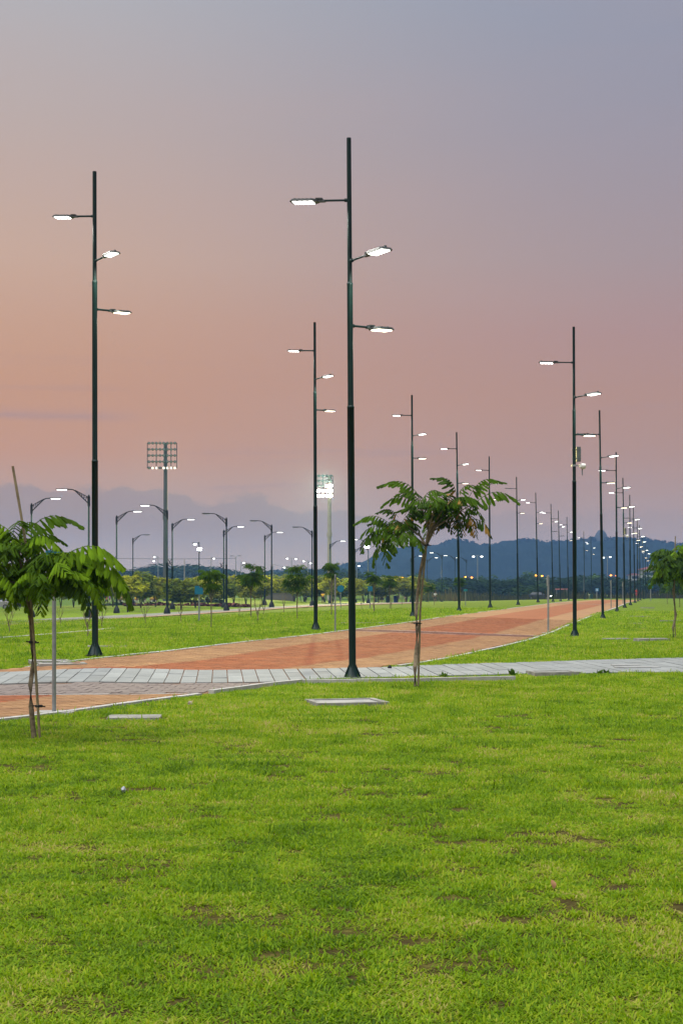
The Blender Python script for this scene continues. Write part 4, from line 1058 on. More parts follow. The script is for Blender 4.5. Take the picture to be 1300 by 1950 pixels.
def dome():
    Y = 1400; k = Y/F; p = px3(1144, 1030, Y); p.z -= 1.2; root = empty('dome_building', p)
    m = mat('dome_stone', (0.07, 0.075, 0.08), 0.9, (0.05, 0.055, 0.06), .3)
    mb = MB(); mb.lathe([(6.4, 0), (6.4, 3.2), (6.0, 3.6), (5.6, 5.2), (4.6, 7.6), (3.2, 9.6), (1.7, 10.9), (.5, 11.6)], 20); mb.build('dome', m, root)
    mb = MB(); mb.lathe([(.6, 11.3), (.5, 11.8), (.1, 12.0)], 8); mb.build('finial', m, root)
    mb = MB(); mb.box((-14, -4, 0), (14, 4, 3.0)); mb.build('wing', m, root)
    tag(root, 'dark domed building on the crest of the blue hill', 'building')
dome()
def house(px, w, by, top, Y, wall, roof, label):
    k = Y/F; p = px3(px, by, Y); root = empty('house', p); W = w*k/2; H = (by-top)*k
    mb = MB(); mb.box((-W, -6, 0), (W, 6, H*.86)); wl = mb.build('wall', wall, root)
    mb = MB(); e = 1.0; z = H*.86
    mb.raw([(-W-e, -7, z), (W+e, -7, z), (W+e, 7, z), (-W-e, 7, z), (-W+3, 0, H), (W-3, 0, H)], [(0, 1, 5, 4), (2, 3, 4, 5), (1, 2, 5), (3, 0, 4), (0, 3, 2, 1)]); mb.build('roof', roof, root)
    for i in range(4):
        for j in range(2):
            x = -W + (i+.5)*W/2; zz = H*(.3 + .3*j)
            mb = MB(); mb.box((x-.7, -6.06, zz), (x+.7, -5.9, zz+1.2)); mb.build('window', M_black, root)
    tag(root, label, 'building', 'pale buildings below the hill')
M_wall = mat('pale_render_wall', (0.42, 0.42, 0.46), 0.8, (0.36, 0.36, 0.40), .5)
M_rroof = mat('red_roof', (0.25, 0.07, 0.06), 0.8, (0.2, 0.06, 0.05), .5)
house(1233, 24, 1120, 1079, 700, M_wall, M_rroof, 'pale building with a dull red roof between right lamp posts and tree')
house(1206, 12, 1118, 1092, 760, M_wall, M_rroof, 'small pale building with a red roof behind the right row of posts')
house(1034, 26, 1120, 1100, 760, M_wall, mat('grey_roof', (0.2, 0.2, 0.22), 0.8, (0.16, 0.16, 0.18), .5), 'low pale building in the haze beside the double orange lamp')
mb = MB(); a = px3(1058, 1141, 295); mb.box((0, -1, 1.75), (2.2, 1, 1.98)); 
for x in (.1, 2.0): mb.box((x, -.05, -.2), (x+.1, .05, 1.74), 1)
tag(mb.build('shelter', [mat('pink_roof', (0.42, 0.17, 0.16), 0.7, (0.36, 0.14, 0.13), 2), M_steel], None, a), 'small shelter with a flat pinkish roof at the far boulevard end', 'shelter')
# low wall behind the young trees
a = px3(505, 1152, 235); b = px3(562, 1131, 235); mb = MB(); mb.box((0, 0, -.3), (b.x-a.x, .3, (1152-1131)*235/F)); mb.box((-.05, -.05, (1152-1131)*235/F), (b.x-a.x+.05, .35, (1152-1131)*235/F+.08))
tag(mb.build('low_wall', mat('wall_grey', (0.15, 0.135, 0.12), 0.9, (0.11, 0.10, 0.09), 1), None, a), 'grey low wall behind the young trees in the middle of the park', 'wall')

# ------------------------------------------------------------------ signs and posts
def sign(px, by, top, plates, label, name='sign', r=.03, Y=None, pole=M_steel, foot=False, group='blue signs on slim posts'):
    p = at(px, by) if Y is None else px3(px, by, Y); k = p.y/F; root = empty(name, p)
    H = (by-top)*k
    mb = MB(); mb.tube([(0, 0, -.05), (0, 0, H)], r, 10); mb.lathe([(r*1.05, H), (r*.6, H+.012)], 10); mb.build('post', pole, root)
    if foot:
        mb = MB(); mb.box((-.22, -.20, -.05), (.26, .20, .035)); mb.build('footing', M_conc, root)
    for kind, x0, y0, x1, y1, m in plates:
        cx, cz = ((x0+x1)/2-px)*k, (by-(y0+y1)/2)*k; w, h = (x1-x0)*k, (y1-y0)*k
        mb = MB()
        if kind == 'disc': mb.lathe([(w/2, -.012), (w/2, .012)], 24, 0, Matrix.Translation((cx, -r-.014, cz)) @ Matrix.Rotation(R(90), 4, 'X'))
        elif kind == 'edge': mb.box((cx-w*.3, -.06, cz-h/2), (cx+w*.3, .06, cz+h/2))
        else: mb.box((cx-w/2, -r-.026, cz-h/2), (cx+w/2, -r-.002, cz+h/2))
        f = mb.build('plate', m, root)
        if kind == 'symbol':
            mb = MB(); y = -r-.034; q = w*.2
            mb.box((cx-q, y, cz-h*.28), (cx+q, y+.006, cz-h*.12)); mb.box((cx-q*.6, y, cz-h*.10), (cx+q*.6, y+.006, cz+h*.16)); mb.box((cx-q*.35, y, cz+h*.18), (cx+q*.35, y+.006, cz+h*.32)); mb.build('pictogram', M_white, f)
    return tag(root, label, 'sign', group)
sign(103, 1360, 1046, [('plate', 88, 1048, 119, 1062, M_blue), ('plate', 90, 1088, 116, 1102, M_blue)], 'tall grey steel post with blue plates hidden in the near tree crown', r=.026, foot=True)
sign(379, 1185, 1117, [('plate', 371, 1116, 380, 1132, M_blue), ('plate', 380, 1119, 386.5, 1132, M_blue)], 'two blue plates on one post on the left lawn', r=.035)
sign(648.5, 1157, 1116, [('disc', 641.5, 1114, 655, 1128, M_blue)], 'round blue sign just left of the tallest lamp', r=.04)
sign(704.5, 1159, 1118, [('plate', 700, 1116.5, 709, 1126, M_blue)], 'small square blue sign just right of the tallest lamp', r=.04)
sign(886, 1153, 1122, [('plate', 882.5, 1122, 889.5, 1126, M_teal)], 'tiny teal sign under a dark tree left of the boulevard', r=.03)
sign(1136, 1142.5, 1121, [('symbol', 1133.3, 1120.5, 1139, 1126, M_lblue)], 'pale blue square sign with a white symbol at the boulevard end', r=.05)
sign(1238.5, 1144, 1112, [('plate', 1234, 1111, 1243, 1119.5, M_teal)], 'teal square sign beyond the right lawn', r=.05)
G4 = 'grey posts carrying signs seen edge on'
sign(1043.5, 1207, 1096, [('edge', 1040.5, 1097, 1042.3, 1116, M_steel)], 'grey post with an edge on sign beside the boulevard, near the right row', r=.032, foot=True, group=G4)
sign(638, 1204, 1095, [('edge', 636.6, 1100, 638, 1114, M_steel)], 'grey post with an edge on sign between left row and tallest lamp', r=.026, group=G4)
sign(1163, 1158.5, 1105, [('edge', 1162, 1107, 1163, 1115, M_steel)], 'pale post on the right boulevard edge between two dark lamps', r=.032, group=G4)
sign(1185.5, 1150, 1108, [('edge', 1184.6, 1110, 1185.6, 1117, M_steel)], 'farthest pale post on the right edge of the boulevard', r=.032, group=G4)
sign(947, 1143.5, 1122, [('edge', 945.6, 1122, 948.6, 1127, M_steel)], 'short grey sign post in front of the far brown reeds', r=.05, group=G4)

# ------------------------------------------------------------------ concrete covers in the grass
def cover(cx, cy, w, d, h, rz, label, plain=False):
    p = at(cx, cy); root = empty('concrete_cover', p, rz)
    if plain:
        mb = MB(); mb.prism([(-w/2, -d/2), (w*.46, -d/2), (w/2, -d*.42), (w/2, d/2), (-w*.47, d/2), (-w/2, d*.40)], -.06, h, 0, None, .02); mb.build('slab', M_cover, root)
        return tag(root, label, 'utility cover', 'concrete covers set in the grass')
    mb = MB(); t = .09
    mb.box((-w/2, -d/2, -.06), (w/2, -d/2+t, h)); mb.box((-w/2, d/2-t, -.06), (w/2, d/2, h)); mb.box((-w/2, -d/2+t, -.06), (-w/2+t, d/2-t, h)); mb.box((w/2-t, -d/2+t, -.06), (w/2, d/2-t, h))
    mb.build('frame', M_cover, root)
    mb = MB(); mb.box((-w/2+t+.015, -d/2+t+.015, -.05), (w/2-t-.015, d/2-t-.015, h-.012 if h > .03 else h+.004)); mb.build('lid', M_conc, root)
    return tag(root, label, 'utility cover', 'concrete covers set in the grass')
cover(660, 1341, 1.02, .85, .050, R(14), 'raised concrete cover with a sunken lid in the foreground lawn')
cover(256, 1369, .66, .52, .032, R(4), 'flat grey concrete cover nearest the camera, left of centre', True)
cover(1053, 1287, .86, .60, .08, R(8), 'dark framed cover half hidden in grass beside the footpath')
cover(95, 1262, .8, .7, .05, R(15), 'upper one of two pale covers behind the grey sign post')
cover(118, 1267.5, .9, .7, .05, R(15), 'lower one of two pale covers, beside the boulevard kerb')
cover(1173, 1219.5, .8, .5, .06, R(8), 'long pale cover left of the brighter one by the right tree', True)
cover(1240, 1222.5, .95, .5, .10, R(10), 'brightest long cover beside the staked tree on the right lawn', True)
cover(1204, 1189.5, .95, .6, .06, R(8), 'grey cover in the right lawn below the row of posts')
cover(1277, 1184.5, .85, .6, .07, R(8), 'grey cover at the right edge above the tree base')
cover(1218, 1175.5, .9, .6, .06, R(8), 'pale cover in the middle of the right lawn')
cover(1232, 1158.5, .9, .7, .06, R(8), 'farthest pale cover on the right lawn')
cover(204, 1233, .9, .6, .04, R(10), 'pale cover in the grass right of the near left lamp')
cover(690, 1188, 1.6, .6, .05, R(4), 'grey cover in the grass just right of the tallest lamp')
for i, (cx, cy, w, lab) in enumerate(((1190, 1270.5, .52, 'upper small steel plate let into the footpath at right'), (1212, 1274.5, .85, 'lower long steel plate let into the footpath at right'))):
    p = at(cx, cy); mb = MB(); mb.box((-w/2, -.17, 0), (w/2, .17, .047)); o = mb.build('access_plate', mat('plate_grey', (0.33, 0.34, 0.33), 0.7, (0.27, 0.28, 0.27), 6), None, p); tag(o, lab, 'access plate', 'plates in the footpath')
# litter
def crumple(px, py, r, m, label, name, cat):
    p = at(px, py); bm = bmesh.new(); bmesh.ops.create_icosphere(bm, subdivisions=2, radius=r); rnd = random.Random(px)
    for v in bm.verts: v.co = Vector((v.co.x*rnd.uniform(.6, 1.3), v.co.y*rnd.uniform(.6, 1.2), v.co.z*rnd.uniform(.4, 1.5) + r*.6))
    me = bpy.data.meshes.new(name); bm.to_mesh(me); bm.free(); me.materials.append(m)
    return tag(link(name, me, None, p + Vector((0, 0, .02))), label, cat)
crumple(235, 1512, .020, mat('white_plastic', (0.45, 0.48, 0.54), .5, (0.36, 0.39, 0.45), 30), 'crumpled white plastic scrap lying in the grass at left', 'plastic_scrap', 'litter')
crumple(362, 1346, .035, mat('pale_stone', (0.42, 0.36, 0.28), .9, (0.3, 0.25, 0.2), 30), 'small pale stone in the grass above the foreground cover', 'stone', 'stone')
crumple(742, 1276, .04, M_black, 'small black lump at the edge of the footpath', 'stone', 'stone')
def dry_leaf(px, py, s, rz, label):
    p = at(px, py); mb = MB(); n = 6; vs = []
    for i in range(n+1):
        t = i/n; w = math.sin(math.pi*(.06 + .92*t))*.32; z = .10*math.sin(t*3.0)
        vs += [(-w*s, (t-.5)*s, (z+.12*abs(w)*2)*s), (0, (t-.5)*s, z*s), (w*s, (t-.5)*s, (z+.12*abs(w)*2)*s)]
    mb.raw(vs, [(i*3+k, i*3+k+1, (i+1)*3+k+1, (i+1)*3+k) for i in range(n) for k in (0, 1)], 0, .5, True)
    o = mb.build('dry_leaf', mat('dry_leaf_brown', (0.36, 0.20, 0.09), .8, (0.24, 0.12, 0.05), 14), None, p + Vector((0, 0, .035))); o.rotation_euler = (R(50), R(12), rz)
    return tag(o, label, 'leaf', 'dry leaves on the lawn')
dry_leaf(1052, 1697, .055, .4, 'large brown dry leaf standing in the grass at lower right')
dry_leaf(880, 1391, .05, 1.4, 'small reddish dry leaf in the middle of the lawn'); dry_leaf(280, 1347, .08, 1.2, 'dry leaf between footpath pavers and the flat cover')
# leafy weeds by the footpath
def weed(px, py, s, label):
    p = at(px, py); rnd = random.Random(px); mb = MB()
    for j in range(16):
        a = rnd.uniform(0, 6.28); e = rnd.uniform(.2, 1.2); d = Vector((math.cos(a)*math.cos(e), math.sin(a)*math.cos(e), math.sin(e)))*s*rnd.uniform(.5, 1); u = d.cross(Vector((0, 0, 1))).normalized()*s*.22
        mb.raw([(0, 0, 0), tuple(d*.6+u), tuple(d), tuple(d*.6-u)], [(0, 1, 2, 3)], 0, rnd.random())
    tag(mb.build('weed', M_frond, None, p), label, 'weed', 'leafy weeds beside the footpath')
weed(1141, 1285, .13, 'leafy weed left of its twin at the footpath edge'); weed(1153, 1284, .13, 'leafy weed right of its twin at the footpath edge'); weed(845, 1291, .16, 'leafy weed behind the kerb right of the staked tree'); weed(975, 1289, .18, 'leafy weed clump left of the half hidden cover')

# ------------------------------------------------------------------ people
def skin_mesh(name, joints, edges, m):
    me = bpy.data.meshes.new(name); me.from_pydata([j[:3] for j in joints], edges, [])
    o = bpy.data.objects.new(name, me); COL.objects.link(o)
    sk = o.modifiers.new('s', 'SKIN'); sk.use_smooth_shade = True
    for i, j in enumerate(joints): me.skin_vertices[0].data[i].radius = (j[3], j[3]*(j[4] if len(j) > 4 else 1))
    me.skin_vertices[0].data[0].use_root = True
    ss = o.modifiers.new('u', 'SUBSURF'); ss.levels = 1; ss.render_levels = 1
    dg = bpy.context.evaluated_depsgraph_get(); out = bpy.data.meshes.new_from_object(o.evaluated_get(dg)); bpy.data.objects.remove(o)
    out.name = name; out.materials.clear(); out.materials.append(m); return out
M_skin = mat('skin_brown', (0.20, 0.11, 0.065), .6, (0.17, 0.09, 0.055), 9); M_hair = mat('black_hair', (0.012, 0.010, 0.009), .6, (0.02, 0.015, 0.012), 20)
POSE = {}
def pose(kind):
    if kind in POSE: return POSE[kind]
    st_ = {'stand': (.05, -.05, .08, -.08, .25), 'walk': (.32, -.30, -.28, .30, .2), 'run': (.45, -.38, -.4, .4, .5)}[kind]
    lf, rf, la, ra, bend = st_
    J = [(0, 0, .95, .13, .8), (0, 0, 1.18, .14, .75), (0, .0, 1.38, .15, .7), (0, 0, 1.48, .06), (0, -.01, 1.56, .07), (0, -.015, 1.64, .098), (0, 0, 1.72, .07)]
    E = [(0, 1), (1, 2), (2, 3), (3, 4), (4, 5), (5, 6)]
    def chain(root, pts):
        pr = root
        for p in pts: J.append(p); E.append((pr, len(J)-1)); pr = len(J)-1
    for s, f, a in ((-1, lf, la), (1, rf, ra)):
        kx = f*.5; back = bend*.5 if f < 0 else 0
        chain(0, [(s*.10, 0, .88, .095), (s*.10, -kx, .50, .062), (s*.10, -f+back*.3, .10 + back*.25, .042), (s*.10, -f-.12+back*.3, .035 + back*.2, .036)])
        chain(2, [(s*.19, 0, 1.40, .065), (s*.25, -a*.35, 1.13, .046), (s*.25, -a*.9 - .05, .92, .036), (s*.245, -a*1.0-.08, .83, .034)])
    B = skin_mesh('body', J, E, M_skin)
    SJ = [(0, 0, .93, .155, .8), (0, 0, 1.18, .162, .78), (0, 0, 1.38, .168, .72), (0, 0, 1.455, .085)]; SE = [(0, 1), (1, 2), (2, 3)]
    HJ = [(0, 0, .96, .15, .82)]; HE = []
    for s, f, a in ((-1, lf, la), (1, rf, ra)):
        n = len(SJ); SJ += [(s*.19, 0, 1.405, .082), (s*.235, -a*.22, 1.22, .07)]; SE += [(2, n), (n, n+1)]
        n = len(HJ); HJ += [(s*.10, 0, .87, .118), (s*.10, -f*.42, .56, .088)]; HE += [(0, n), (n, n+1)]
    shirt = skin_mesh('shirt', SJ, SE, M_white); shorts = skin_mesh('shorts', HJ, HE, M_white)
    hair = skin_mesh('hair', [(0, .02, 1.69, .102), (0, .035, 1.63, .085)], [(0, 1)], M_hair)
    shoe = MB(); 
    POSE[kind] = (B, shirt, shorts, hair); return POSE[kind]
def person(px, by, Y, kind, shirt, shorts, rz, label, group, hscale=1.0):
    B, s_, h_, ha = pose(kind); p = px3(px, by, Y); root = empty('person', p, rz); root.scale = (hscale,)*3
    link('body', B, root)
    for nm, src, m in (('shirt', s_, shirt), ('shorts', h_, shorts)):
        me = src.copy(); me.materials.clear(); me.materials.append(m); link(nm, me, root)
    link('hair', ha, root)
    return tag(root, label, 'person', group)
C_y = mat('yellow_jersey', (0.80, 0.46, 0.03), .8, (0.7, 0.4, 0.03), 6); C_p = mat('purple_jersey', (0.20, 0.08, 0.42), .8, (0.17, 0.07, 0.36), 6); C_o = mat('orange_jersey', (0.75, 0.20, 0.03), .8, (0.66, 0.17, 0.03), 6)
C_b = mat('blue_cloth', (0.02, 0.06, 0.35), .8, (0.02, 0.05, 0.3), 6); C_k = mat('dark_cloth', (0.02, 0.02, 0.025), .8, (0.03, 0.03, 0.03), 6); C_w = mat('white_cloth', (0.6, 0.6, 0.58), .8, (0.5, 0.5, 0.5), 6); C_c = mat('cream_cloth', (0.45, 0.38, 0.26), .8, (0.4, 0.33, 0.22), 6)
G5 = 'players on the lit field behind the shrubs'
PL = [(203,C_o,'run'),(209,C_p,'stand'),(225,C_y,'run'),(229,C_p,'stand'),(232.5,C_y,'run'),(240,C_p,'walk'),(250.5,C_p,'run'),(258.5,C_y,'stand'),(261.5,C_p,'run'),(272,C_o,'walk'),(276.5,C_p,'stand'),(288,C_y,'run'),(292,C_y,'stand'),(296.5,C_y,'run'),(63,C_o,'run'),(77,C_y,'walk')]
nm = {C_o.name: 'orange', C_p.name: 'purple', C_y.name: 'yellow'}
srt = sorted(range(len(PL)), key=lambda q: PL[q][0])
for i, (px, c, k) in enumerate(PL):
    same = [q for q in srt if PL[q][1] is c]
    person(px, 1154 + (i % 3)*.6, 228 + (i*5) % 14, k, c, C_w if i % 3 else C_o if c is C_y and i % 2 else C_k, R(random.uniform(-90, 90)), '%s from the left of the field players in %s shirts' % (ORD[same.index(i)], nm[c.name]), G5, .96)
G6 = 'walkers on the park path'
person(614.5, 1149.5, 238, 'stand', C_y, C_k, R(175), 'person in a yellow shirt and black shorts seen from behind on the path', G6)
person(725, 1150, 245, 'walk', C_c, C_k, R(80), 'person in a cream top walking beside the blue bin', G6); person(729, 1149.5, 248, 'walk', C_w, C_k, R(85), 'person in a white top walking close behind another', G6)
person(771.5, 1148.5, 250, 'stand', C_y, C_c, R(10), 'person in a yellow top near the middle staked tree trunk', G6)
person(828.5, 1147, 260, 'stand', C_w, C_k, R(-20), 'person in a white shirt standing far down the park path', G6)
person(582, 1150, 245, 'stand', C_w, C_k, R(30), 'person in a pale shirt in front of the field at centre left', G6)
person(1212, 1141, 260, 'stand', mat('red_cloth', (0.5, 0.05, 0.04), .8, (0.42, 0.04, 0.04), 6), mat('red_cloth', (0.5, 0.05, 0.04)), R(0), 'person in red among the far right lamp posts', G6)

# ------------------------------------------------------------------ bins and cars
def bin_(px, by, Y, m, label, h=1.1):
    p = px3(px, by, Y); root = empty('wheeled_bin', p, R(10))
    mb = MB(); mb.prism([(-.24, -.28), (.24, -.28), (.24, .28), (-.24, .28)], .05, h*.88, 0, None, -.16); mb.build('tub', m, root)
    mb = MB(); mb.prism([(-.31, -.36), (.31, -.36), (.31, .36), (-.31, .36)], h*.885, h, 0, None, .12); mb.box((-.28, .34, h*.86), (.28, .42, h*.9)); mb.build('lid', m, root)
    for s in (-1, 1):
        mb = MB(); mb.lathe([(.11, -.03), (.11, .03)], 10, 0, Matrix.Translation((s*.25, .26, .11)) @ Matrix.Rotation(R(90), 4, 'Y')); mb.build('wheel', M_black, root)
    tag(root, label, 'bin', 'bins by the park path')
bin_(753, 1149.5, 240, mat('blue_plastic', (0.01, 0.04, 0.32), .5, (0.01, 0.035, 0.28), 5), 'blue bin beside the park path, right of the walkers', 1.2)
bin_(737.5, 1149.5, 242, mat('green_plastic', (0.01, 0.07, 0.06), .5, (0.01, 0.06, 0.05), 5), 'dark green bin between the walkers and the blue bin', 1.2)
bin_(1124.5, 1142.5, 260, MATS['green_plastic'], 'dark green bin alone at the boulevard end', .9)
def car(px, by, Y, rz, body_m, label, light_on):
    p = px3(px, by, Y); root = empty('parked_car', p, rz)
    prof = [(-2.1, .35), (-2.15, .75), (-2.0, .98), (-1.75, 1.02), (-1.25, 1.48), (.25, 1.50), (1.0, 1.02), (1.9, .90), (2.15, .70), (2.15, .35)]
    mb = MB(); n = len(prof)
    def wdt(z): return .86 if z < 1.0 else .86 - (z-1.0)*.42
    vs = [Vector((x, -wdt(z), z)) for x, z in prof] + [Vector((x, wdt(z), z)) for x, z in prof]
    mb.raw(vs, [tuple(range(n)), tuple(range(2*n-1, n-1, -1))] + [(i, n+i, n+(i+1) % n, (i+1) % n) for i in range(n)]); mb.build('body', body_m, root)
    gl = mat('car_glass', (0.02, 0.03, 0.035), .1, (0.03, 0.04, 0.045), 3)
    for s in (-1, 1):
        for poly_ in ([(-1.55, 1.06), (-1.2, 1.42), (-.5, 1.43), (-.5, 1.06)], [(-.42, 1.06), (-.42, 1.43), (.2, 1.43), (.78, 1.06)]):
            mb = MB(); o = [Vector((x, s*(wdt(z)+.006), z)) for x, z in poly_]; mb.raw(o, [tuple(range(4))]); mb.build('window', gl, root)
    mb = MB(); mb.raw([(.32, -.60, 1.47), (.32, .60, 1.47), (1.0, .78, 1.045), (1.0, -.78, 1.045)], [(0, 1, 2, 3)]); mb.build('windscreen', gl, root)
    for x in (-1.35, 1.35):
        for s in (-1, 1):
            m = Matrix.Translation((x, s*.80, .33)) @ Matrix.Rotation(R(90), 4, 'X')
            mb = MB(); mb.lathe([(.20, -.10), (.33, -.10), (.33, .10), (.20, .10)], 16, 0, m); w = mb.build('wheel', M_black, root)
            mb = MB(); mb.lathe([(.19, -.112), (.19, .112)], 12, 0, m); mb.build('rim', M_steel, w)
    for s in (-1, 1):
        mb = MB(); mb.box((2.10, s*.62-.16, .66), (2.17, s*.62+.16, .80)); mb.build('headlight', emission('headlight', (1, .95, .85), 60.0) if light_on else M_white, root)
    tag(root, label, 'car', 'cars parked around the park')
car(-6, 1161, 195, R(-6), mat('silver_paint', (0.40, 0.42, 0.46), .3, (0.36, 0.38, 0.42), 2, metal=.5), 'silver car cut off by the left edge, behind the sapling', False)
car(30, 1160, 225, R(8), mat('dark_paint', (0.02, 0.022, 0.028), .3, (0.03, 0.03, 0.035), 2), 'dark car parked just right of the silver car', False)
car(1026, 1143, 292, R(-10), MATS['dark_paint'], 'dark car with a lit headlight at the far end left of the boulevard', True)

# ------------------------------------------------------------------ grass
def grass_material():
    m = bpy.data.materials.new('grass_blade'); m.use_nodes = True; nt = m.node_tree; N = nt.nodes; L = nt.links; p = N['Principled BSDF']
    a = N.new('ShaderNodeAttribute'); a.attribute_type = 'INSTANCER'; a.attribute_name = 'patch'
    b = N.new('ShaderNodeAttribute'); b.attribute_name = 'tone'
    mth = N.new('ShaderNodeMath'); mth.operation = 'MULTIPLY_ADD'; L.new(b.outputs['Fac'], mth.inputs[0]); mth.inputs[1].default_value = 0.55; L.new(a.outputs['Fac'], mth.inputs[2])
    rp = N.new('ShaderNodeValToRGB'); e = rp.color_ramp.elements
    stops = [(0.0, (0.065, 0.150, 0.004)), (.26, (0.165, 0.310, 0.004)), (.52, (0.255, 0.425, 0.006)), (.80, (0.40, 0.50, 0.016)), (1.0, (0.54, 0.46, 0.16))]
    e[0].position, e[0].color = stops[0][0], stops[0][1] + (1,); e[1].position, e[1].color = 1.0, stops[-1][1] + (1,)
    for q, c in stops[1:-1]: k = e.new(q); k.color = c + (1,)
    L.new(mth.outputs[0], rp.inputs[0]); L.new(rp.outputs[0], p.inputs['Base Color']); p.inputs['Roughness'].default_value = .6; p.inputs['Specular IOR Level'].default_value = .25
    tr = N.new('ShaderNodeBsdfTranslucent'); L.new(rp.outputs[0], tr.inputs[0]); mx = N.new('ShaderNodeMixShader'); mx.inputs[0].default_value = .5
    L.new(p.outputs[0], mx.inputs[1]); L.new(tr.outputs[0], mx.inputs[2]); L.new(mx.outputs[0], N['Material Output'].inputs[0]); return m
M_grass = grass_material()
def value_noise(x, y, cell, seed):
    rng = np.random.RandomState(seed); G = rng.rand(257, 257)
    u = x/cell; v = y/cell; iu = np.floor(u).astype(int); iv = np.floor(v).astype(int); fu = u-iu; fv = v-iv; fu = fu*fu*(3-2*fu); fv = fv*fv*(3-2*fv)
    q = lambda i, j: G[i % 257, j % 257]
    return (q(iu, iv)*(1-fu)+q(iu+1, iv)*fu)*(1-fv) + (q(iu, iv+1)*(1-fu)+q(iu+1, iv+1)*fu)*fv
BARE = [at(*q) + Vector((0, 0, r)) * 0 for q, r in ()]
BARE_PX = [(860,1711,.16),(965,1752,.16),(1170,1692,.17),(1215,1690,.12),(560,1790,.11),(640,1778,.12),(115,1785,.10),(430,1948,.10),(1190,1905,.10),(960,1920,.11),(790,1795,.10),(270,1505,.30),(205,1370,.3),(40,1870,.08),(920,1830,.09),(330,1915,.09)]
def build_grass():
    pc = bpy.data.collections.new('grass_tufts')        # prototypes, not in the scene
    for sd in range(6):
        rnd = random.Random(90+sd); mb = MB()
        for j in range(46):
            a = rnd.uniform(0, 6.28); r = .075*math.sqrt(rnd.random()); b = Vector((r*math.cos(a), r*math.sin(a), -.006))
            az = rnd.uniform(0, 6.28); lean = rnd.uniform(.2, 1.5); ln = rnd.uniform(.020, .050)*(1.7 if rnd.random() < .09 else 1); w = rnd.uniform(.0022, .0044)
            d = Vector((math.cos(az), math.sin(az), 0)); sd_ = Vector((-d.y, d.x, 0))*w
            def pt(t): return b + d*ln*math.sin(lean)*t*(.6+.5*t) + Vector((0, 0, ln*(math.cos(lean*.7)*t - .22*t*t)))
            q1, q2, q3 = pt(.4), pt(.75), pt(1.0)
            mb.raw([b-sd_, b+sd_, q1+sd_, q1-sd_, q2+sd_*.75, q2-sd_*.75, q3], [(0, 1, 2, 3), (3, 2, 4, 5), (5, 4, 6)], 0, min(1, max(0, rnd.gauss(.47, .36))))
        o = bpy.data.objects.new('tuft', mb.mesh('tuft', M_grass)); pc.objects.link(o)
    X = []; Y = []; SC = []
    for y0, y1, dens, sc in ((4.6, 8, 420, .95), (8, 12, 320, 1.0), (12, 18, 200, 1.15), (18, 32, 100, 1.4), (32, 58, 34, 1.9), (58, 100, 9, 2.7)):
        area = (y1-y0)*(2*(.235*(y0+y1)/2 + 1.2)); n = int(area*dens)
        y = y0 + (y1-y0)*np.random.rand(n); x = (np.random.rand(n)*2-1)*(.235*y + 1.2)
        X.append(x); Y.append(y); SC.append(sc*np.random.uniform(.75, 1.25, n))
    X = np.concatenate(X); Y = np.concatenate(Y); SC = np.concatenate(SC)
    keep = ~(in_boul(X, Y, .03) | in_cross(X, Y, -.02))
    keep &= ~((X < PX_[-1]) & (Y > np.interp(X, PX_, PY_)) & (Y < topY(X)))
    near = Y < 20
    hole = value_noise(X, Y, .30, 5)*.6 + value_noise(X, Y, .11, 6)*.4
    keep &= ~(near & (hole > .785))
    thin = value_noise(X, Y, .55, 15); keep &= ~(near & (thin > .68) & (np.random.rand(len(X)) < .55))
    for px, py, r in BARE_PX:
        q = at(px, py); d = np.hypot((X-q.x)*.8, Y-q.y); rr = r*(.7 + .6*value_noise(X, Y, .07, 9)); keep &= ~(d < rr*.62)
    for cx, cy, w, d in ((660, 1341, .56, .5), (256, 1369, .38, .34), (95, 1262, .45, .4), (118, 1267.5, .5, .4), (1053, 1287, .4, .25)):
        q = at(cx, cy); keep &= ~((np.abs(X-q.x) < w) & (np.abs(Y-q.y) < d))
    KPX = np.array([p.x for p in kp]); KPY = np.array([p.y for p in kp]); o_ = np.argsort(KPX)
    kd = np.abs(Y - np.interp(X, KPX[o_], KPY[o_])); keep &= ~((X > KPX.min()) & (X < KPX.max()) & (kd < .09))
    X, Y, SC = X[keep], Y[keep], SC[keep]
    patch = (value_noise(X, Y, 1.6, 1)*.18 + value_noise(X, Y, .30, 2)*.52 + value_noise(X, Y, 5.0, 3)*.16 - .17) + np.random.normal(0, .09, len(X))
    hgt = (.55 + .62*value_noise(X, Y, .4, 12))*np.clip(.85 + (Y-8)*.02, .85, 1.2)
    Z = gz(X, Y)
    me = bpy.data.meshes.new('grass'); me.from_pydata(np.stack([X, Y, Z], -1).tolist(), [], [])
    for nme, arr in (('patch', patch), ('sc', SC), ('hz', SC*hgt), ('rz', np.random.uniform(0, 6.28, len(X)))):
        a = me.attributes.new(nme, 'FLOAT', 'POINT'); a.data.foreach_set('value', arr.astype(np.float32))
    a = me.attributes.new('pick', 'INT', 'POINT'); a.data.foreach_set('value', np.random.randint(0, 6, len(X)).astype(np.int32))
    me.materials.append(M_grass); me.update()
    o = link('grass', me); tag(o, kind='stuff')
    ng = bpy.data.node_groups.new('grass_nodes', 'GeometryNodeTree')
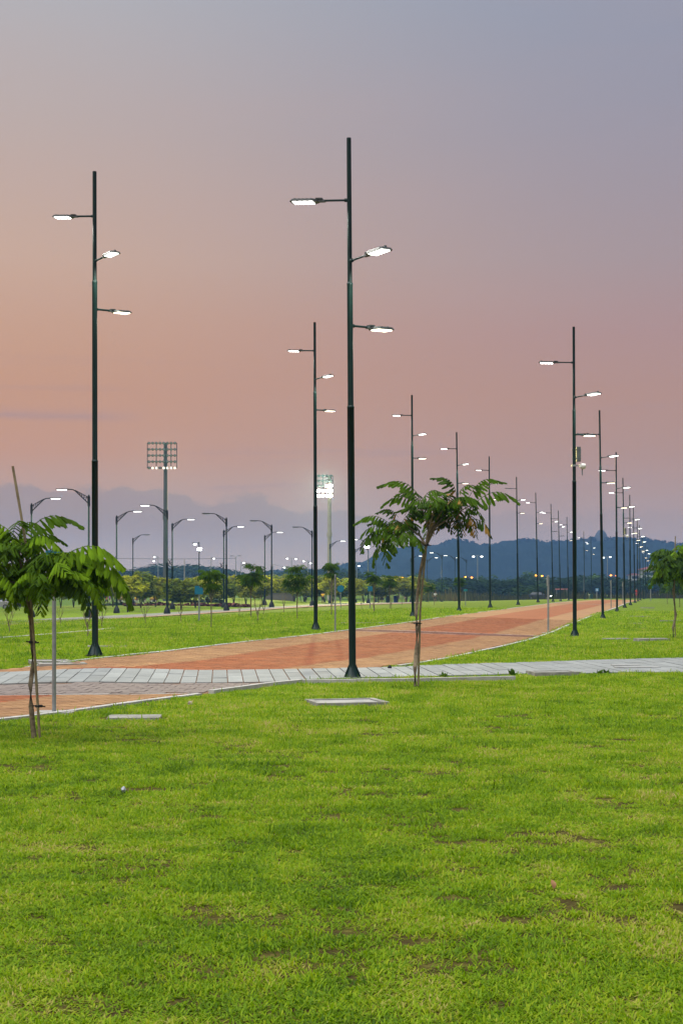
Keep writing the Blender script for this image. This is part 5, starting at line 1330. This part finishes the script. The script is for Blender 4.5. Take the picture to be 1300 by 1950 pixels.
    ng.interface.new_socket('Geometry', in_out='INPUT', socket_type='NodeSocketGeometry'); ng.interface.new_socket('Geometry', in_out='OUTPUT', socket_type='NodeSocketGeometry')
    N = ng.nodes; L = ng.links; gi = N.new('NodeGroupInput'); go = N.new('NodeGroupOutput')
    ci = N.new('GeometryNodeCollectionInfo'); ci.inputs[0].default_value = pc; ci.inputs['Separate Children'].default_value = True; ci.inputs['Reset Children'].default_value = True
    ip = N.new('GeometryNodeInstanceOnPoints'); ip.inputs['Pick Instance'].default_value = True
    def na(nm_, tp='FLOAT'):
        n = N.new('GeometryNodeInputNamedAttribute'); n.data_type = tp; n.inputs[0].default_value = nm_; return n.outputs[0]
    L.new(gi.outputs[0], ip.inputs['Points']); L.new(ci.outputs[0], ip.inputs['Instance']); L.new(na('pick', 'INT'), ip.inputs['Instance Index'])
    cr = N.new('ShaderNodeCombineXYZ'); L.new(na('rz'), cr.inputs[2]); er = N.new('FunctionNodeEulerToRotation'); L.new(cr.outputs[0], er.inputs[0]); L.new(er.outputs[0], ip.inputs['Rotation'])
    cs = N.new('ShaderNodeCombineXYZ'); s_ = na('sc'); L.new(s_, cs.inputs[0]); L.new(s_, cs.inputs[1]); L.new(na('hz'), cs.inputs[2]); L.new(cs.outputs[0], ip.inputs['Scale'])
    L.new(ip.outputs[0], go.inputs[0])
    md = o.modifiers.new('tufts', 'NODES'); md.node_group = ng
    print('grass tufts', len(X))
build_grass()
# ------------------------------------------------------------------ haze
mb = MB(); mb.box((-1010, -90, -4.0), (1010, 2110, 66.0))
hz = bpy.data.materials.new('haze_air'); hz.use_nodes = True
nt = hz.node_tree
for n in list(nt.nodes):
    if n.type == 'BSDF_PRINCIPLED': nt.nodes.remove(n)
pv = nt.nodes.new('ShaderNodeVolumePrincipled'); pv.inputs['Color'].default_value = (0.25, 0.53, 1.0, 1); pv.inputs['Density'].default_value = HAZE_D
pv.inputs['Anisotropy'].default_value = 0.0
nt.links.new(pv.outputs[0], nt.nodes['Material Output'].inputs['Volume'])
tag(mb.build('haze', hz), kind='stuff')
